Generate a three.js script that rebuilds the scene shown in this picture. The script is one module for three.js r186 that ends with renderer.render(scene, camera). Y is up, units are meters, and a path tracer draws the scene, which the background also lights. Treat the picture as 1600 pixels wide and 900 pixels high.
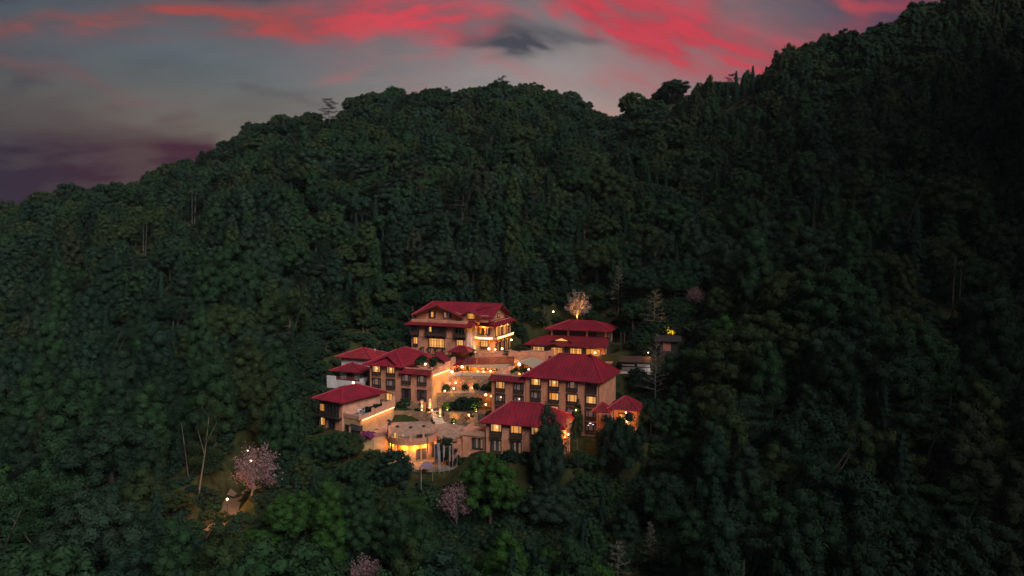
import * as THREE from 'three';
import { mergeGeometries } from 'three/addons/utils/BufferGeometryUtils.js';
import { RectAreaLightUniformsLib } from 'three/addons/lights/RectAreaLightUniformsLib.js';

// ───────────────────────── camera, sky, sun, exposure ─────────────────────────
const scene = new THREE.Scene();
const camera = new THREE.PerspectiveCamera(45.74, 16 / 9, 0.5, 12000);
camera.position.set(0, 45, 0);
camera.rotation.set(THREE.MathUtils.degToRad(-3.5), 0, 0);
scene.add(camera);
const renderer = new THREE.WebGLRenderer({ antialias: true });
renderer.toneMapping = THREE.LinearToneMapping;
renderer.toneMappingExposure = 1.0;
renderer.shadowMap.enabled = true;
RectAreaLightUniformsLib.init();

// seeded noise
function rngOf(seed) { let a = seed >>> 0; return () => { a = (a + 0x6d2b79f5) >>> 0; let t = a; t = Math.imul(t ^ (t >>> 15), t | 1); t ^= t + Math.imul(t ^ (t >>> 7), t | 61); return ((t ^ (t >>> 14)) >>> 0) / 4294967296; }; }
const PERM = new Float32Array(65536); { const r = rngOf(77); for (let i = 0; i < 65536; i++) PERM[i] = r(); }
const hash2 = (x, y) => PERM[((x * 157 + y * 1013 + (x * y) % 7) & 65535 ^ ((y * 31) & 65535)) & 65535];
function vnoise(x, y) {
  const xi = Math.floor(x), yi = Math.floor(y); let fx = x - xi, fy = y - yi;
  fx = fx * fx * fx * (fx * (fx * 6 - 15) + 10); fy = fy * fy * fy * (fy * (fy * 6 - 15) + 10);
  const a = hash2(xi, yi), b = hash2(xi + 1, yi), c = hash2(xi, yi + 1), d = hash2(xi + 1, yi + 1);
  return a + (b - a) * fx + (c - a) * fy + (a - b - c + d) * fx * fy;
}
function fbm(x, y, o = 4) { let s = 0, w = 0.5, n = 0; for (let i = 0; i < o; i++) { s += w * vnoise(x, y); n += w; w *= 0.52; const X = x * 1.63 - y * 1.21 + 17.3; y = x * 1.21 + y * 1.63 + 9.1; x = X; } return s / n; }
const sstep = (a, b, x) => { const t = Math.min(1, Math.max(0, (x - a) / (b - a))); return t * t * (3 - 2 * t); };
const lerp = (a, b, t) => a + (b - a) * t;
function table(rows, x, k) {                       // piecewise smooth look-up: rows of [x, v1, v2 ...]
  if (x <= rows[0][0]) return rows[0][k];
  for (let i = 1; i < rows.length; i++) if (x <= rows[i][0]) { const t = (x - rows[i - 1][0]) / (rows[i][0] - rows[i - 1][0]); return lerp(rows[i - 1][k], rows[i][k], t * t * (3 - 2 * t)); }
  return rows[rows.length - 1][k];
}

// the sunset sky, by azimuth A (degrees east of north, north = -z) and elevation E
const RED_WEST = [[-50, 13, 1.6, 0], [-42, 14, .8, .3], [-36.9, 13.8, .5, .6], [-33, 15, .5, .6], [-25, 16.8, .5, .85], [-20.5, 16.9, .65, .95], [-16, 17, 1.2, 1.0], [-11, 18.2, 2.0, 1.1], [-6, 17.6, 2.0, 1.0], [-2, 18.2, 1.5, .6], [1, 18.6, 1, .2], [3, 19, 1, 0]];
const RED_EAST = [[1.5, 21, 1, 0], [4, 20.6, 1.4, .5], [7, 19.4, 1.9, 1.05], [10.6, 17.6, 2.4, 1.15], [14.7, 16.4, 2.5, 1.1], [18, 14.4, 2.4, 1.0], [20.5, 13.2, 2.4, .9], [23, 13.4, 2.0, .5], [25, 15.0, 1.6, .3], [28, 18, 1.5, .18], [36, 20, 2, .2], [55, 24, 3, .5], [80, 27, 4, .2], [100, 28, 4, 0]];
const RED_TOP = [[12, 20.5, 1, 0], [17, 20, 1, .5], [21, 19.4, .8, .8], [24, 18.6, .6, .5], [27, 17.4, .5, .35], [31, 16.6, .5, 0]];
const ROSE = [[-4, 15.5, .6, 0], [-2, 15.4, .8, .35], [5, 13, 1.2, .2], [8.5, 12.6, 2.4, .62], [13, 12.8, 2.2, .6], [18, 13, 1.8, .7], [21, 14, 1.5, .3], [25, 15, 1, 0]];
const ROSE_LOW = [[-17, 12.6, .5, 0], [-14, 13.4, .5, .35], [-11, 14.2, .5, .1], [-9, 12.9, .5, .3], [-6, 12.6, .5, .1], [-4, 12, .4, 0]];
const ROSE_WEST = [[-38, 12.6, .5, 0], [-35, 11.7, .5, .5], [-33, 12.2, .6, .3], [-29, 10.6, .5, .25], [-26, 10.5, .4, .1], [-24, 11, .4, 0]];
const DUSK_BANK = [[-90, 6, 6, .8], [-50, 5.6, 5, 1], [-36.9, 4.6, 4.4, 1], [-33, 5.0, 4.2, 1], [-29, 5.7, 3.0, 1], [-26, 6.5, 2.0, 1], [-24, 7.0, 1.4, .95], [-22, 7.0, .8, .5], [-19, 7.2, .5, 0]];
const DARK_MID = [[-6, 16.6, .5, 0], [-3, 16.6, .9, .5], [0, 16.9, 1.3, .85], [3, 16.8, 1.0, .75], [6.5, 16.3, .7, .5], [9, 15.8, .5, 0]];
const DARK_TOP = [[-45, 18, 3, 1], [-33, 18.3, 1.7, .95], [-27, 19.4, 1.4, .9], [-22, 18.8, 1.0, 1], [-17, 19.3, .9, .9], [-14, 20, .7, .5], [-11, 21, .5, 0]];
const WISP_A = [[-22.5, 12.2, .2, 0], [-21, 12.0, .45, .65], [-18, 11.6, .4, .5], [-15.5, 11.0, .4, .4], [-13, 10.9, .4, 0]];
const WISP_B = [[-28, 9.3, .3, 0], [-26.6, 9.4, .4, .7], [-25, 9.8, .4, .6], [-24, 9.7, .3, 0]];
const WISP_C = [[-36.5, 10, .4, .2], [-35.3, 10.8, .6, .65], [-34.2, 11.2, .4, .3], [-33, 11.2, .3, 0]];
const WISP_D = [[-31.5, 10, .3, 0], [-30, 10.0, .35, .55], [-28.4, 9.8, .3, 0]];
function skyAt(A, E, out) {
  const away = Math.abs(((A - 6 + 540) % 360) - 180);                         // from the afterglow
  const lean = A > 0 ? .36 : -.10, n4 = fbm(A * .11 + 13, (E + lean * A) * .40 + 7, 5), n5 = fbm(A * .24 + 61, (E + lean * A) * .85 + 23, 5), n6 = fbm(A * .42 + 5, (E + lean * A) * 1.9 + 3, 5);
  const n1 = fbm(A * 0.11 + 3, E * 0.42 + 5, 5), n2 = fbm(A * 0.26 + 40, E * 0.9 + 11, 5), n3 = fbm(A * 0.6 - E * 0.5 + 80, E * 1.9 + A * .2 + 31, 4);
  // clear air behind the clouds
  const low = sstep(14, 6.5, E + (n1 - .5) * 2 + A * 0.03), high = sstep(14, 26, E);
  let r = lerp(.160, .255, low), g = lerp(.176, .188, low), b = lerp(.180, .148, low);
  r = lerp(r, .070, high); g = lerp(g, .074, high); b = lerp(b, .105, high);
  const glow = Math.exp(-(((A - 4) / 13) ** 2)) * .32 * sstep(22, 9, E);
  r += glow * .62; g += glow * .36; b += glow * .32;
  const k = lerp(.20, 1, Math.exp(-((away / 54) ** 4))), cool = 1 - Math.exp(-((away / 44) ** 2));
  r *= k * lerp(1, .62, cool); g *= k * lerp(1, .86, cool); b *= k * lerp(1, 1.1, cool);
  const east = sstep(14, 30, A) * sstep(75, 40, A); r = lerp(r, .058, east * .9); g = lerp(g, .036, east * .9); b = lerp(b, .072, east * .9);
  const mottled = .80 + .26 * n4 + .16 * n6; const west = lerp(1, .80, sstep(-6, -22, A)); r *= mottled * west; g *= mottled * west; b *= mottled * west * lerp(1, .93, low);
  // clouds further round and overhead
  const far = sstep(20, 30, E) + sstep(34, 60, Math.abs(A - 3)); const cover = Math.min(1, far) * sstep(.45, .68, n1);
  r = lerp(r, .20 * lerp(1, .35, cool), cover * .7); g = lerp(g, .105 * lerp(1, .55, cool), cover * .7); b = lerp(b, .12 * lerp(1, .8, cool), cover * .7);
  const put = (rows, cr, cg, cb, rag = 1, grain = .55, under = 1.5) => {
    const w = table(rows, A, 2), I = table(rows, A, 3); if (I < .01) return;
    const d = (E - table(rows, A, 1) + ((n4 - .5) * 3.0 + (n5 - .5) * 1.4 + (n6 - .5) * .9) * rag) / w; if (d > 3 || d < -3) return;
    const a = Math.min(1, Math.min(1, I) * Math.exp(-d * d * (d < 0 ? under : .9)) * (1 - grain + grain * 2 * sstep(.30, .70, n4 * .3 + n5 * .3 + n6 * .4)));
    r = lerp(r, cr, a); g = lerp(g, cg, a); b = lerp(b, cb, a);
  };
  put(DARK_TOP, .034, .024, .046, .8, .4);
  put(ROSE_WEST, .22, .075, .085, .5);
  put(ROSE, .43, .155, .165, 1.3, .5); put(ROSE_LOW, .38, .14, .14, .5);
  const wst = sstep(-8, -24, A); put(RED_WEST.map(([a, e, w, i]) => [a, e - .2, w * 2.1, i * .4]), lerp(.32, .20, wst), lerp(.09, .065, wst), lerp(.11, .075, wst), 1, .4); const emb = lerp(.66, 1.1, sstep(.3, .7, n6 * .6 + n5 * .4)); put(RED_WEST, lerp(.58, .34, wst) * emb, lerp(.062, .066, wst), lerp(.088, .062, wst), .6, .5);
  put(RED_EAST.map(([a, e, w, i]) => [a, e - .5, w * 1.9, i * .5]), .34, .085, .105, 1.6, .35); const fire = sstep(.3, .7, n6 * .6 + n5 * .4); put(RED_EAST, lerp(.38, .60, fire), lerp(.055, .052, fire), lerp(.075, .080, fire), 1.4, .5);
  put(RED_TOP, .60, .06, .075, .7);
  put(DARK_MID, .060, .060, .078, .8);
  put(DUSK_BANK, lerp(.055, .026, sstep(-26, -38, A)), .014, lerp(.030, .032, sstep(-26, -38, A)), 1.0, .3, 0);
  put(WISP_A, .105, .095, .10, .5); put(WISP_B, .12, .085, .085, .5); put(WISP_C, .05, .05, .06, .5); put(WISP_D, .12, .08, .075, .4);
  out[0] = r; out[1] = g; out[2] = b;
}
const SKY_GAIN = 1.0;
{
  const W = 3072, Hh = 1536, data = new Float32Array(W * Hh * 4), c = [0, 0, 0];
  for (let j = 0; j < Hh; j++) {
    const E = (j + .5) / Hh * 180 - 90;
    for (let i = 0; i < W; i++) {
      const o = (j * W + i) * 4;
      if (E < -1) { data[o] = .03; data[o + 1] = .03; data[o + 2] = .036; data[o + 3] = 1; continue; }
      let A = ((i + .5) / W * 360 - 180) + 90;                                // u = 0.5 looks along +x; north is -z
      if (A > 180) A -= 360;
      const wrap = sstep(165, 180, Math.abs(A));
      skyAt(A, E, c);
      data[o] = lerp(c[0], .03, wrap * .6) * SKY_GAIN; data[o + 1] = lerp(c[1], .036, wrap * .6) * SKY_GAIN; data[o + 2] = lerp(c[2], .05, wrap * .6) * SKY_GAIN; data[o + 3] = 1;
    }
  }
  const sky = new THREE.DataTexture(data, W, Hh, THREE.RGBAFormat, THREE.FloatType);
  sky.mapping = THREE.EquirectangularReflectionMapping; sky.magFilter = THREE.LinearFilter; sky.colorSpace = THREE.LinearSRGBColorSpace; sky.needsUpdate = true;
  scene.fog = new THREE.FogExp2(new THREE.Color().setRGB(.75, .85, .9, THREE.LinearSRGBColorSpace), .00005);
  scene.background = sky; scene.environment = sky;
}
// broad soft light added behind the camera, opposite the sunset, to brighten the facades
const sun = new THREE.DirectionalLight(new THREE.Color(1, .97, .96), 3.4);
sun.position.set(0.42 * 300, 0.62 * 300, -160 + 0.66 * 300); sun.target.position.set(0, 0, -160);
sun.castShadow = true; sun.shadow.radius = 60; sun.shadow.mapSize.set(4096, 4096);
Object.assign(sun.shadow.camera, { left: -350, right: 350, top: 350, bottom: -350, near: 1, far: 900 });
scene.add(sun, sun.target);

// ───────────────────────── names and materials ─────────────────────────
const used = new Map();
function numbered(name) { const n = used.get(name) ?? 0; used.set(name, n + 1); return n ? `${name}_${String(n).padStart(3, '0')}` : name; }
function thing(name, label, category, pos = [0, 0, 0], turn = 0, group) {
  const o = new THREE.Group(); o.name = numbered(name); o.position.set(...pos); o.rotation.y = turn; o.userData = { label, category }; if (group) o.userData.group = group;
  scene.add(o); return o;
}
function part(parent, name, geo, mat, label) {
  const m = new THREE.Mesh(geo, mat); m.name = name; m.castShadow = m.receiveShadow = true; if (label) m.userData.label = label; parent.add(m); return m;
}
function struct(name, geo, mat) { const m = new THREE.Mesh(geo, mat); m.name = numbered(name); m.castShadow = m.receiveShadow = true; m.userData = { kind: 'structure' }; scene.add(m); return m; }
const lin = (r, g, b) => new THREE.Color().setRGB(r, g, b, THREE.LinearSRGBColorSpace);
function tex(size, fn, srgb) {
  const d = new Uint8Array(size * size * 4);
  for (let j = 0; j < size; j++) for (let i = 0; i < size; i++) { const c = fn(i / size, j / size, i, j), o = (j * size + i) * 4; const a = Array.isArray(c) ? c : [c, c, c]; for (let k = 0; k < 3; k++) d[o + k] = Math.max(0, Math.min(255, a[k] * 255)); d[o + 3] = 255; }
  const t = new THREE.DataTexture(d, size, size, THREE.RGBAFormat, THREE.UnsignedByteType); t.wrapS = t.wrapT = THREE.RepeatWrapping; t.magFilter = THREE.LinearFilter; t.minFilter = THREE.LinearMipmapLinearFilter; t.generateMipmaps = true; if (srgb) t.colorSpace = THREE.SRGBColorSpace; t.needsUpdate = true; return t;
}
function tfbm(u, v, f, o = 4) {          // tiling noise
  const w = (x, y) => { const a = vnoise(x * f, y * f), b = vnoise((x - 1) * f, y * f), c = vnoise(x * f, (y - 1) * f), d = vnoise((x - 1) * f, (y - 1) * f); return lerp(lerp(a, b, sstep(0, 1, x)), lerp(c, d, sstep(0, 1, x)), sstep(0, 1, y)); };
  let s = 0, k = .5, n = 0; for (let i = 0; i < o; i++) { s += k * w(u, v); n += k; k *= .5; f *= 2; } return s / n;
}
const plasterTex = tex(256, (u, v) => .80 + .34 * (tfbm(u, v, 5, 5) - .5) + .12 * (tfbm(u, v, 60, 2) - .5), true);
const paveTex = tex(256, (u, v, i, j) => { const gx = (i % 32) < 1, gy = ((j + ((i >> 5) & 1) * 0) % 32) < 1; const k = .78 + .3 * (tfbm(u, v, 6, 4) - .5) + .10 * (PERM[((i >> 5) * 31 + (j >> 5) * 97) & 65535] - .5); return gx || gy ? k * .72 : k; }, true);
const stoneCells = (() => { const r = rngOf(5), p = []; for (let j = 0; j < 12; j++) for (let i = 0; i < 8; i++) p.push([(i + .5 + (j & 1) * .5 + (r() - .5) * .5) / 8, (j + .5 + (r() - .5) * .5) / 12, r()]); return p; })();
function cell(u, v) { let a = 9, b = 9, id = 0; for (const [x, y, t] of stoneCells) { let dx = Math.abs(u - x), dy = Math.abs(v - y); dx = Math.min(dx, 1 - dx) * 8; dy = Math.min(dy, 1 - dy) * 12; const d = Math.hypot(dx, dy); if (d < a) { b = a; a = d; id = t; } else if (d < b) b = d; } return [b - a, id]; }
const stoneTex = tex(128, (u, v) => { const [e, id] = cell(u, v); const m = sstep(.03, .12, e), k = (.62 + .28 * id) * (.85 + .3 * tfbm(u, v, 20, 3)); return [lerp(.44, .98 * k, m), lerp(.37, .83 * k, m), lerp(.32, .70 * k, m)]; }, true);
const stoneBump = tex(128, (u, v) => { const [e] = cell(u, v); return sstep(0, .3, e); });
const metalTex = tex(256, (u, v) => { const s = sstep(.52, .70, tfbm(u + .3, v + .7, 6, 5)), k = .84 + .42 * (tfbm(u, v, 4, 5) - .5) + .16 * (tfbm(u, v * .3, 40, 2) - .5); return [k * lerp(1, .86, s), k * lerp(1, 1.1, s), k * lerp(1, 1.02, s)]; }, true);
const std = (o) => new THREE.MeshStandardMaterial({ roughness: .9, ...o });
const rep = (t, x, y = x) => { const c = t.clone(); c.repeat.set(x, y); c.needsUpdate = true; return c; };
const plaster = (r, g, b) => std({ color: lin(r, g, b), map: rep(plasterTex, .16), bumpMap: rep(plasterTex, .5), bumpScale: .02 });
const M = {
  salmon: plaster(.86, .35, .195), salmonPale: plaster(.86, .41, .265), grey: plaster(.56, .50, .50), cream: plaster(.74, .56, .42), ochre: plaster(.74, .42, .2),
  white: plaster(.86, .76, .73), rose: plaster(.5, .2, .16),
  roof: std({ color: lin(.30, .0115, .029), map: rep(metalTex, .12), roughness: .5 }), roofDark: std({ color: lin(.225, .0115, .020), map: rep(metalTex, .12), roughness: .55 }), roofBrick: std({ color: lin(.36, .022, .03), map: rep(metalTex, .12), roughness: .6 }),
  cap: std({ color: lin(.32, .016, .035), roughness: .5 }),
  wood: std({ color: lin(.030, .021, .019), roughness: .6 }), woodBrown: std({ color: lin(.075, .035, .022), roughness: .65 }), redWood: std({ color: lin(.16, .035, .03), roughness: .6 }),
  dentil: std({ color: lin(.55, .36, .30) }), iron: std({ color: lin(.035, .033, .034), roughness: .5, metalness: .4 }),
  pave: std({ color: lin(.57, .36, .265), map: rep(paveTex, .16), roughness: .85 }), paveGrey: std({ color: lin(.30, .25, .22), map: rep(paveTex, .16) }),
  stone: std({ color: lin(.50, .42, .34), map: rep(stoneTex, .3, .34), bumpMap: rep(stoneBump, .3, .34), bumpScale: .04 }),
  bamboo: std({ color: lin(.22, .20, .16) }), step: std({ color: lin(.42, .34, .27) }), canvas: new THREE.MeshPhysicalMaterial({ color: lin(.50, .37, .22), roughness: 1, transmission: .5, thickness: 0, side: THREE.DoubleSide }), tarp: std({ color: lin(.20, .13, .18), side: THREE.DoubleSide }),
  curtain: std({ color: lin(.34, .24, .24), roughness: 1 }), glassDim: new THREE.MeshPhysicalMaterial({ color: lin(.09, .07, .075), roughness: .12, specularIntensity: 1 }), glassDark: new THREE.MeshPhysicalMaterial({ color: lin(.018, .015, .018), roughness: .08 }),
  soil: std({ color: lin(.05, .036, .026) }), tableTop: std({ color: lin(.6, .56, .52) }), terracotta: std({ color: lin(.42, .16, .09) }), bougain: std({ color: lin(.22, .02, .13) }),
};
const lit = (r, g, b, k = 1) => std({ color: lin(.05, .04, .03), emissive: lin(r, g, b), emissiveIntensity: k, roughness: .4 });
const GL = { bright: lit(1, .46, .12, 1.0), warm: lit(1, .40, .09, .78), amber: lit(1, .36, .06, .55), pale: lit(.95, .50, .24, .45), dusky: lit(.60, .34, .20, .26), core: lit(1, .74, .36, 2.2) };
const LAMPM = lit(1, .70, .36, 6.5), STRIPM = lit(1, .66, .32, 3.6), COOL = lit(.86, .9, 1, 2.2), FAIRY = lit(1, .66, .26, 3.2);

// ───────────────────────── shapes ─────────────────────────
function uvBox(w, h, d, x = 0, y = 0, z = 0) {              // a box with uv in metres, centred on x, z and standing on y
  const g = new THREE.BoxGeometry(w, h, d), uv = g.attributes.uv, s = [[d, h], [d, h], [w, d], [w, d], [w, h], [w, h]];
  for (let i = 0; i < uv.count; i++) { const [a, b] = s[i >> 2]; uv.setXY(i, uv.getX(i) * a + x * .37 + z * .21, uv.getY(i) * b + y); }
  return g.translate(x, y + h / 2, z);
}
const span = (x0, x1, y0, y1, z0, z1) => uvBox(Math.abs(x1 - x0), y1 - y0, Math.abs(z1 - z0), (x0 + x1) / 2, y0, (z0 + z1) / 2);
const merge = (l) => { const a = l.map((g) => { const n = g.index ? g.toNonIndexed() : g; for (const k of Object.keys(n.attributes)) if (!['position', 'normal', 'uv'].includes(k)) n.deleteAttribute(k); return n; }); return a.length > 1 ? mergeGeometries(a) : a[0]; };
const V = (x, y, z) => new THREE.Vector3(x, y, z);
function rod(a, b, r0, r1 = r0, n = 7) { const d = b.clone().sub(a), L = d.length(); const g = new THREE.CylinderGeometry(r1, r0, L, n, 1); g.translate(0, L / 2, 0); g.applyQuaternion(new THREE.Quaternion().setFromUnitVectors(V(0, 1, 0), d.normalize())); return g.translate(a.x, a.y, a.z); }
function slab(pts, thick) {                                    // a sheet of a roof: polygon pts seen from above counter-clockwise
  const n = V(0, 0, 0); for (let i = 0; i < pts.length; i++) { const a = pts[i], b = pts[(i + 1) % pts.length]; n.x += (a.y - b.y) * (a.z + b.z); n.y += (a.z - b.z) * (a.x + b.x); n.z += (a.x - b.x) * (a.y + b.y); }
  n.normalize(); if (n.y < 0) { pts = pts.slice().reverse(); n.negate(); }
  const hz = V(n.z, 0, -n.x); if (hz.lengthSq() < 1e-6) hz.set(1, 0, 0); hz.normalize(); const up = n.clone().cross(hz);
  const pos = [], uv = []; const push = (p) => { pos.push(p.x, p.y, p.z); uv.push(p.dot(hz), p.dot(up)); };
  const low = pts.map((p) => p.clone().addScaledVector(n, -thick));
  for (let i = 1; i < pts.length - 1; i++) { [pts[0], pts[i], pts[i + 1]].forEach(push); [low[0], low[i + 1], low[i]].forEach(push); }
  for (let i = 0; i < pts.length; i++) { const j = (i + 1) % pts.length; [pts[i], low[i], low[j], pts[i], low[j], pts[j]].forEach(push); }
  const g = new THREE.BufferGeometry(); g.setAttribute('position', new THREE.Float32BufferAttribute(pos, 3)); g.setAttribute('uv', new THREE.Float32BufferAttribute(uv, 2)); g.computeVertexNormals(); return g;
}
function seamsOf(pts, step = .8) {                             // standing seams running down one roof face
  const n = V(0, 0, 0); for (let i = 0; i < pts.length; i++) { const a = pts[i], b = pts[(i + 1) % pts.length]; n.x += (a.y - b.y) * (a.z + b.z); n.y += (a.z - b.z) * (a.x + b.x); n.z += (a.x - b.x) * (a.y + b.y); }
  n.normalize(); if (n.y < 0) n.negate(); if (Math.hypot(n.x, n.z) < .02) return [];
  const hz = V(n.z, 0, -n.x).normalize(), up = n.clone().cross(hz), q = pts.map((p) => [p.dot(hz), p.dot(up)]), lo = Math.min(...q.map((p) => p[0])), hi = Math.max(...q.map((p) => p[0])), off = pts[0].dot(n), out = [];
  for (let u = lo + step * .5; u < hi; u += step) {
    const c = []; for (let i = 0; i < q.length; i++) { const a = q[i], b = q[(i + 1) % q.length]; if ((a[0] <= u) !== (b[0] <= u)) c.push(lerp(a[1], b[1], (u - a[0]) / (b[0] - a[0]))); }
    if (c.length < 2) continue; const v0 = Math.min(...c), v1 = Math.max(...c); if (v1 - v0 < .4) continue;
    const g = new THREE.BoxGeometry(.07, v1 - v0 - .12, .07), m = new THREE.Matrix4().makeBasis(hz, up, n); g.applyMatrix4(m);
    const p = V(0, 0, 0).addScaledVector(hz, u).addScaledVector(up, (v0 + v1) / 2).addScaledVector(n, off + .03); out.push(g.translate(p.x, p.y, p.z));
  }
  return out;
}
function roofOn(b, faces, mat = M.roof, opts = {}) {            // roof (> seams, ridge_cap)
  const r = part(b, opts.name ?? 'roof', merge(faces.map((f) => slab(f, opts.thick ?? .2))), mat);
  const s = faces.flatMap((f) => seamsOf(f, opts.step ?? .85)); if (s.length) { const m = part(r, 'roof_seams', merge(s), opts.seam ?? M.cap); m.userData.kind = 'stuff'; }
  const caps = (opts.caps ?? []).map(([p, q]) => rod(p.clone().add(V(0, .07, 0)), q.clone().add(V(0, .07, 0)), .16, .16, 6)); if (caps.length) part(r, 'ridge_cap', merge(caps), M.cap);
  return r;
}
function hip(x0, x1, z0, z1, y, rx0, rx1, ry, rz = (z0 + z1) / 2) {
  const a = V(x0, y, z1), b = V(x1, y, z1), c = V(x1, y, z0), d = V(x0, y, z0), p = V(rx0, ry, rz), q = V(rx1, ry, rz);
  const same = Math.abs(rx1 - rx0) < .05;
  return { faces: [same ? [a, b, q] : [a, b, q, p], [b, c, q], same ? [c, d, p] : [c, d, p, q], [d, a, p]], caps: [[p, q], [a, p], [b, q], [c, q], [d, p]].filter(([s, t]) => s.distanceTo(t) > .1) };
}
function gable(pts, z, depth) {                                // an upright wall piece with outline pts in x, y
  const s = new THREE.Shape(pts.map(([x, y]) => new THREE.Vector2(x, y))); return new THREE.ExtrudeGeometry(s, { depth, bevelEnabled: false }).translate(0, 0, z);
}
function ring(pts, y0, y1, t) {                                // a low wall along a polyline of [x, z]
  const l = []; for (let i = 0; i < pts.length - 1; i++) { const [a, b] = [pts[i], pts[i + 1]], L = Math.hypot(b[0] - a[0], b[1] - a[1]); const g = uvBox(L + (i < pts.length - 2 ? t * .35 : 0), y1 - y0, t, 0, 0, 0); g.rotateY(-Math.atan2(b[1] - a[1], b[0] - a[0])); l.push(g.translate((a[0] + b[0]) / 2, y0, (a[1] + b[1]) / 2)); } return merge(l);
}
function platform(pts, y0, y1) {                               // a flat-topped block with outline pts in x, z
  const s = new THREE.Shape(pts.map(([x, z]) => new THREE.Vector2(x, -z))); const g = new THREE.ExtrudeGeometry(s, { depth: y1 - y0, bevelEnabled: false }); g.rotateX(-Math.PI / 2); return g.translate(0, y0, 0);
}
// ───────────────────────── the mountainside ─────────────────────────
// the crest, by bearing t = x / depth seen from the head of the valley: depth and height of the ground
const CREST = [[-1.6, 300, 33], [-0.94, 330, 39], [-0.75, 350, 52], [-0.656, 360, 60], [-0.581, 370, 64], [-0.469, 385, 83], [-0.347, 400, 109], [-0.262, 410, 118], [-0.187, 420, 128], [-0.094, 425, 132], [0, 425, 134], [0.075, 420, 128], [0.131, 412, 112], [0.153, 408, 108], [0.174, 400, 116], [0.234, 388, 125], [0.281, 384, 122], [0.356, 382, 128], [0.422, 384, 141], [0.534, 390, 156], [0.62, 398, 172], [0.75, 404, 193], [1.0, 400, 220], [1.7, 380, 242]];
const BASE = [[40, -26], [75, -21], [107, -14.5], [125, -10], [140, -5.5], [150, -2.5], [158, 1.6], [168, 3], [176, 7.5], [190, 13.5], [206, 19.5]];
const PADS = [[-20, -161, 11, 5, 1.0], [-42, -160, 9, 7, 2.6], [8, -161, 16, 9, 1.9], [-29, -173, 11, 7, 5.6], [-11, -171, 8, 6, 2.6], [-3, -185, 12, 3.5, 9], [-45, -184, 9, 8, 7.2], [-20, -198, 17, 10, 14.6], [-2, -194, 12, 5, 14.5], [16, -199, 14, 9, 13.2], [2, -141, 11, 7, 1.4], [-21, -146.5, 8, 6, -3.2], [24, -149, 7, 6, 2.6], [33, -181, 8, 6, 11.3], [-60, -140, 4, 12, -10.5]];
const terrace = (x, z) => { let w = 0; for (const [px, pz, rx, rz] of PADS) w = Math.max(w, sstep(1.7, .9, Math.hypot((x - px) / rx, (z - pz) / rz))); return w; };
function groundY(x, z) {
  const d = -z, dc = Math.max(d, 60), t = x / dc, D = table(CREST, t, 1), Yc = table(CREST, t, 2);
  const ease = (d < 40 ? -26 - (40 - d) * .12 : 0), lift = sstep(.13, .68, t) * Math.max(0, Math.min(d, 206) - 92) * .29;
  let y;
  if (d <= 206) y = (d < 40 ? Math.max(ease, -70) : table(BASE, d, 1)) + lift + (t < -.3 ? sstep(-.3, -.8, t) * sstep(100, 180, d) * -3 : 0);
  else if (d <= D) { const s = (d - 206) / (D - 206), y0 = 19.5 + lift + (t < -.3 ? sstep(-.3, -.8, t) * -3 : 0); y = lerp(y0, Yc, lerp(s, Math.sin(s * Math.PI / 2), .35)); }
  else y = Math.max(-40, Yc - (d - D) * .42);
  const rough = sstep(120, 230, d) * sstep(D + 100, D - 30, d) + .35 * sstep(140, 60, d);
  y += rough * ((fbm(x * .012 + 7, z * .012 + 3, 3) - .5) * 26 + (fbm(x * .045, z * .045, 3) - .5) * 7) * (d < D - 25 ? 1 : .35);
  y += Math.min(270, Math.max(0, x - 108) * 2.8) * (d > 8 ? sstep(1.0, 1.45, x / Math.max(d, 1)) : 1) * sstep(-420, -300, d) * sstep(190, 120, d);         // unseen spur added on the near right to shade the right slope
  let w = 0, s = 0, k = 0; for (const [px, pz, rx, rz, py] of PADS) { const q = sstep(1.7, .9, Math.hypot((x - px) / rx, (z - pz) / rz)); if (q > 0) { w = Math.max(w, q); s += q * q * py; k += q * q; } }
  return k ? lerp(y, s / k, w) : y;
}
{
  const axis = (lo, hi, step, far0, far1) => { const a = []; let q = step, p = lo; const l = []; while (p > far0) { q *= 1.35; p -= q; l.unshift(p); } a.push(...l); for (p = lo; p <= hi; p += step) a.push(p); q = step; p = a[a.length - 1]; while (p < far1) { q *= 1.35; p += q; a.push(p); } return a; };
  const xs = axis(-380, 420, 3.2, -800, 900), zs = axis(-500, -60, 3.2, -900, 420), nx = xs.length, pos = new Float32Array(nx * zs.length * 3), uv = new Float32Array(nx * zs.length * 2), idx = [];
  zs.forEach((z, j) => xs.forEach((x, i) => { const o = j * nx + i; pos[o * 3] = x; pos[o * 3 + 1] = groundY(x, z); pos[o * 3 + 2] = z; uv[o * 2] = x; uv[o * 2 + 1] = z; if (i && j) { const a = o - nx - 1, b = o - nx, c = o - 1; idx.push(a, c, b, b, c, o); } }));
  const g = new THREE.BufferGeometry(); g.setAttribute('position', new THREE.BufferAttribute(pos, 3)); g.setAttribute('uv', new THREE.BufferAttribute(uv, 2)); g.setIndex(idx); g.computeVertexNormals();
  const soil = tex(512, (u, v) => { const a = tfbm(u, v, 5, 5), b = tfbm(u + .37, v + .11, 24, 4), k = .4 + .9 * b; return [lerp(.15, .27, a) * k, lerp(.22, .23, a) * k, lerp(.09, .15, a) * k]; }, true);
  soil.repeat.set(.035, .035);
  struct('hillside', g, new THREE.MeshPhysicalMaterial({ map: soil, roughness: 1, specularIntensity: .2 }));
}

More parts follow.
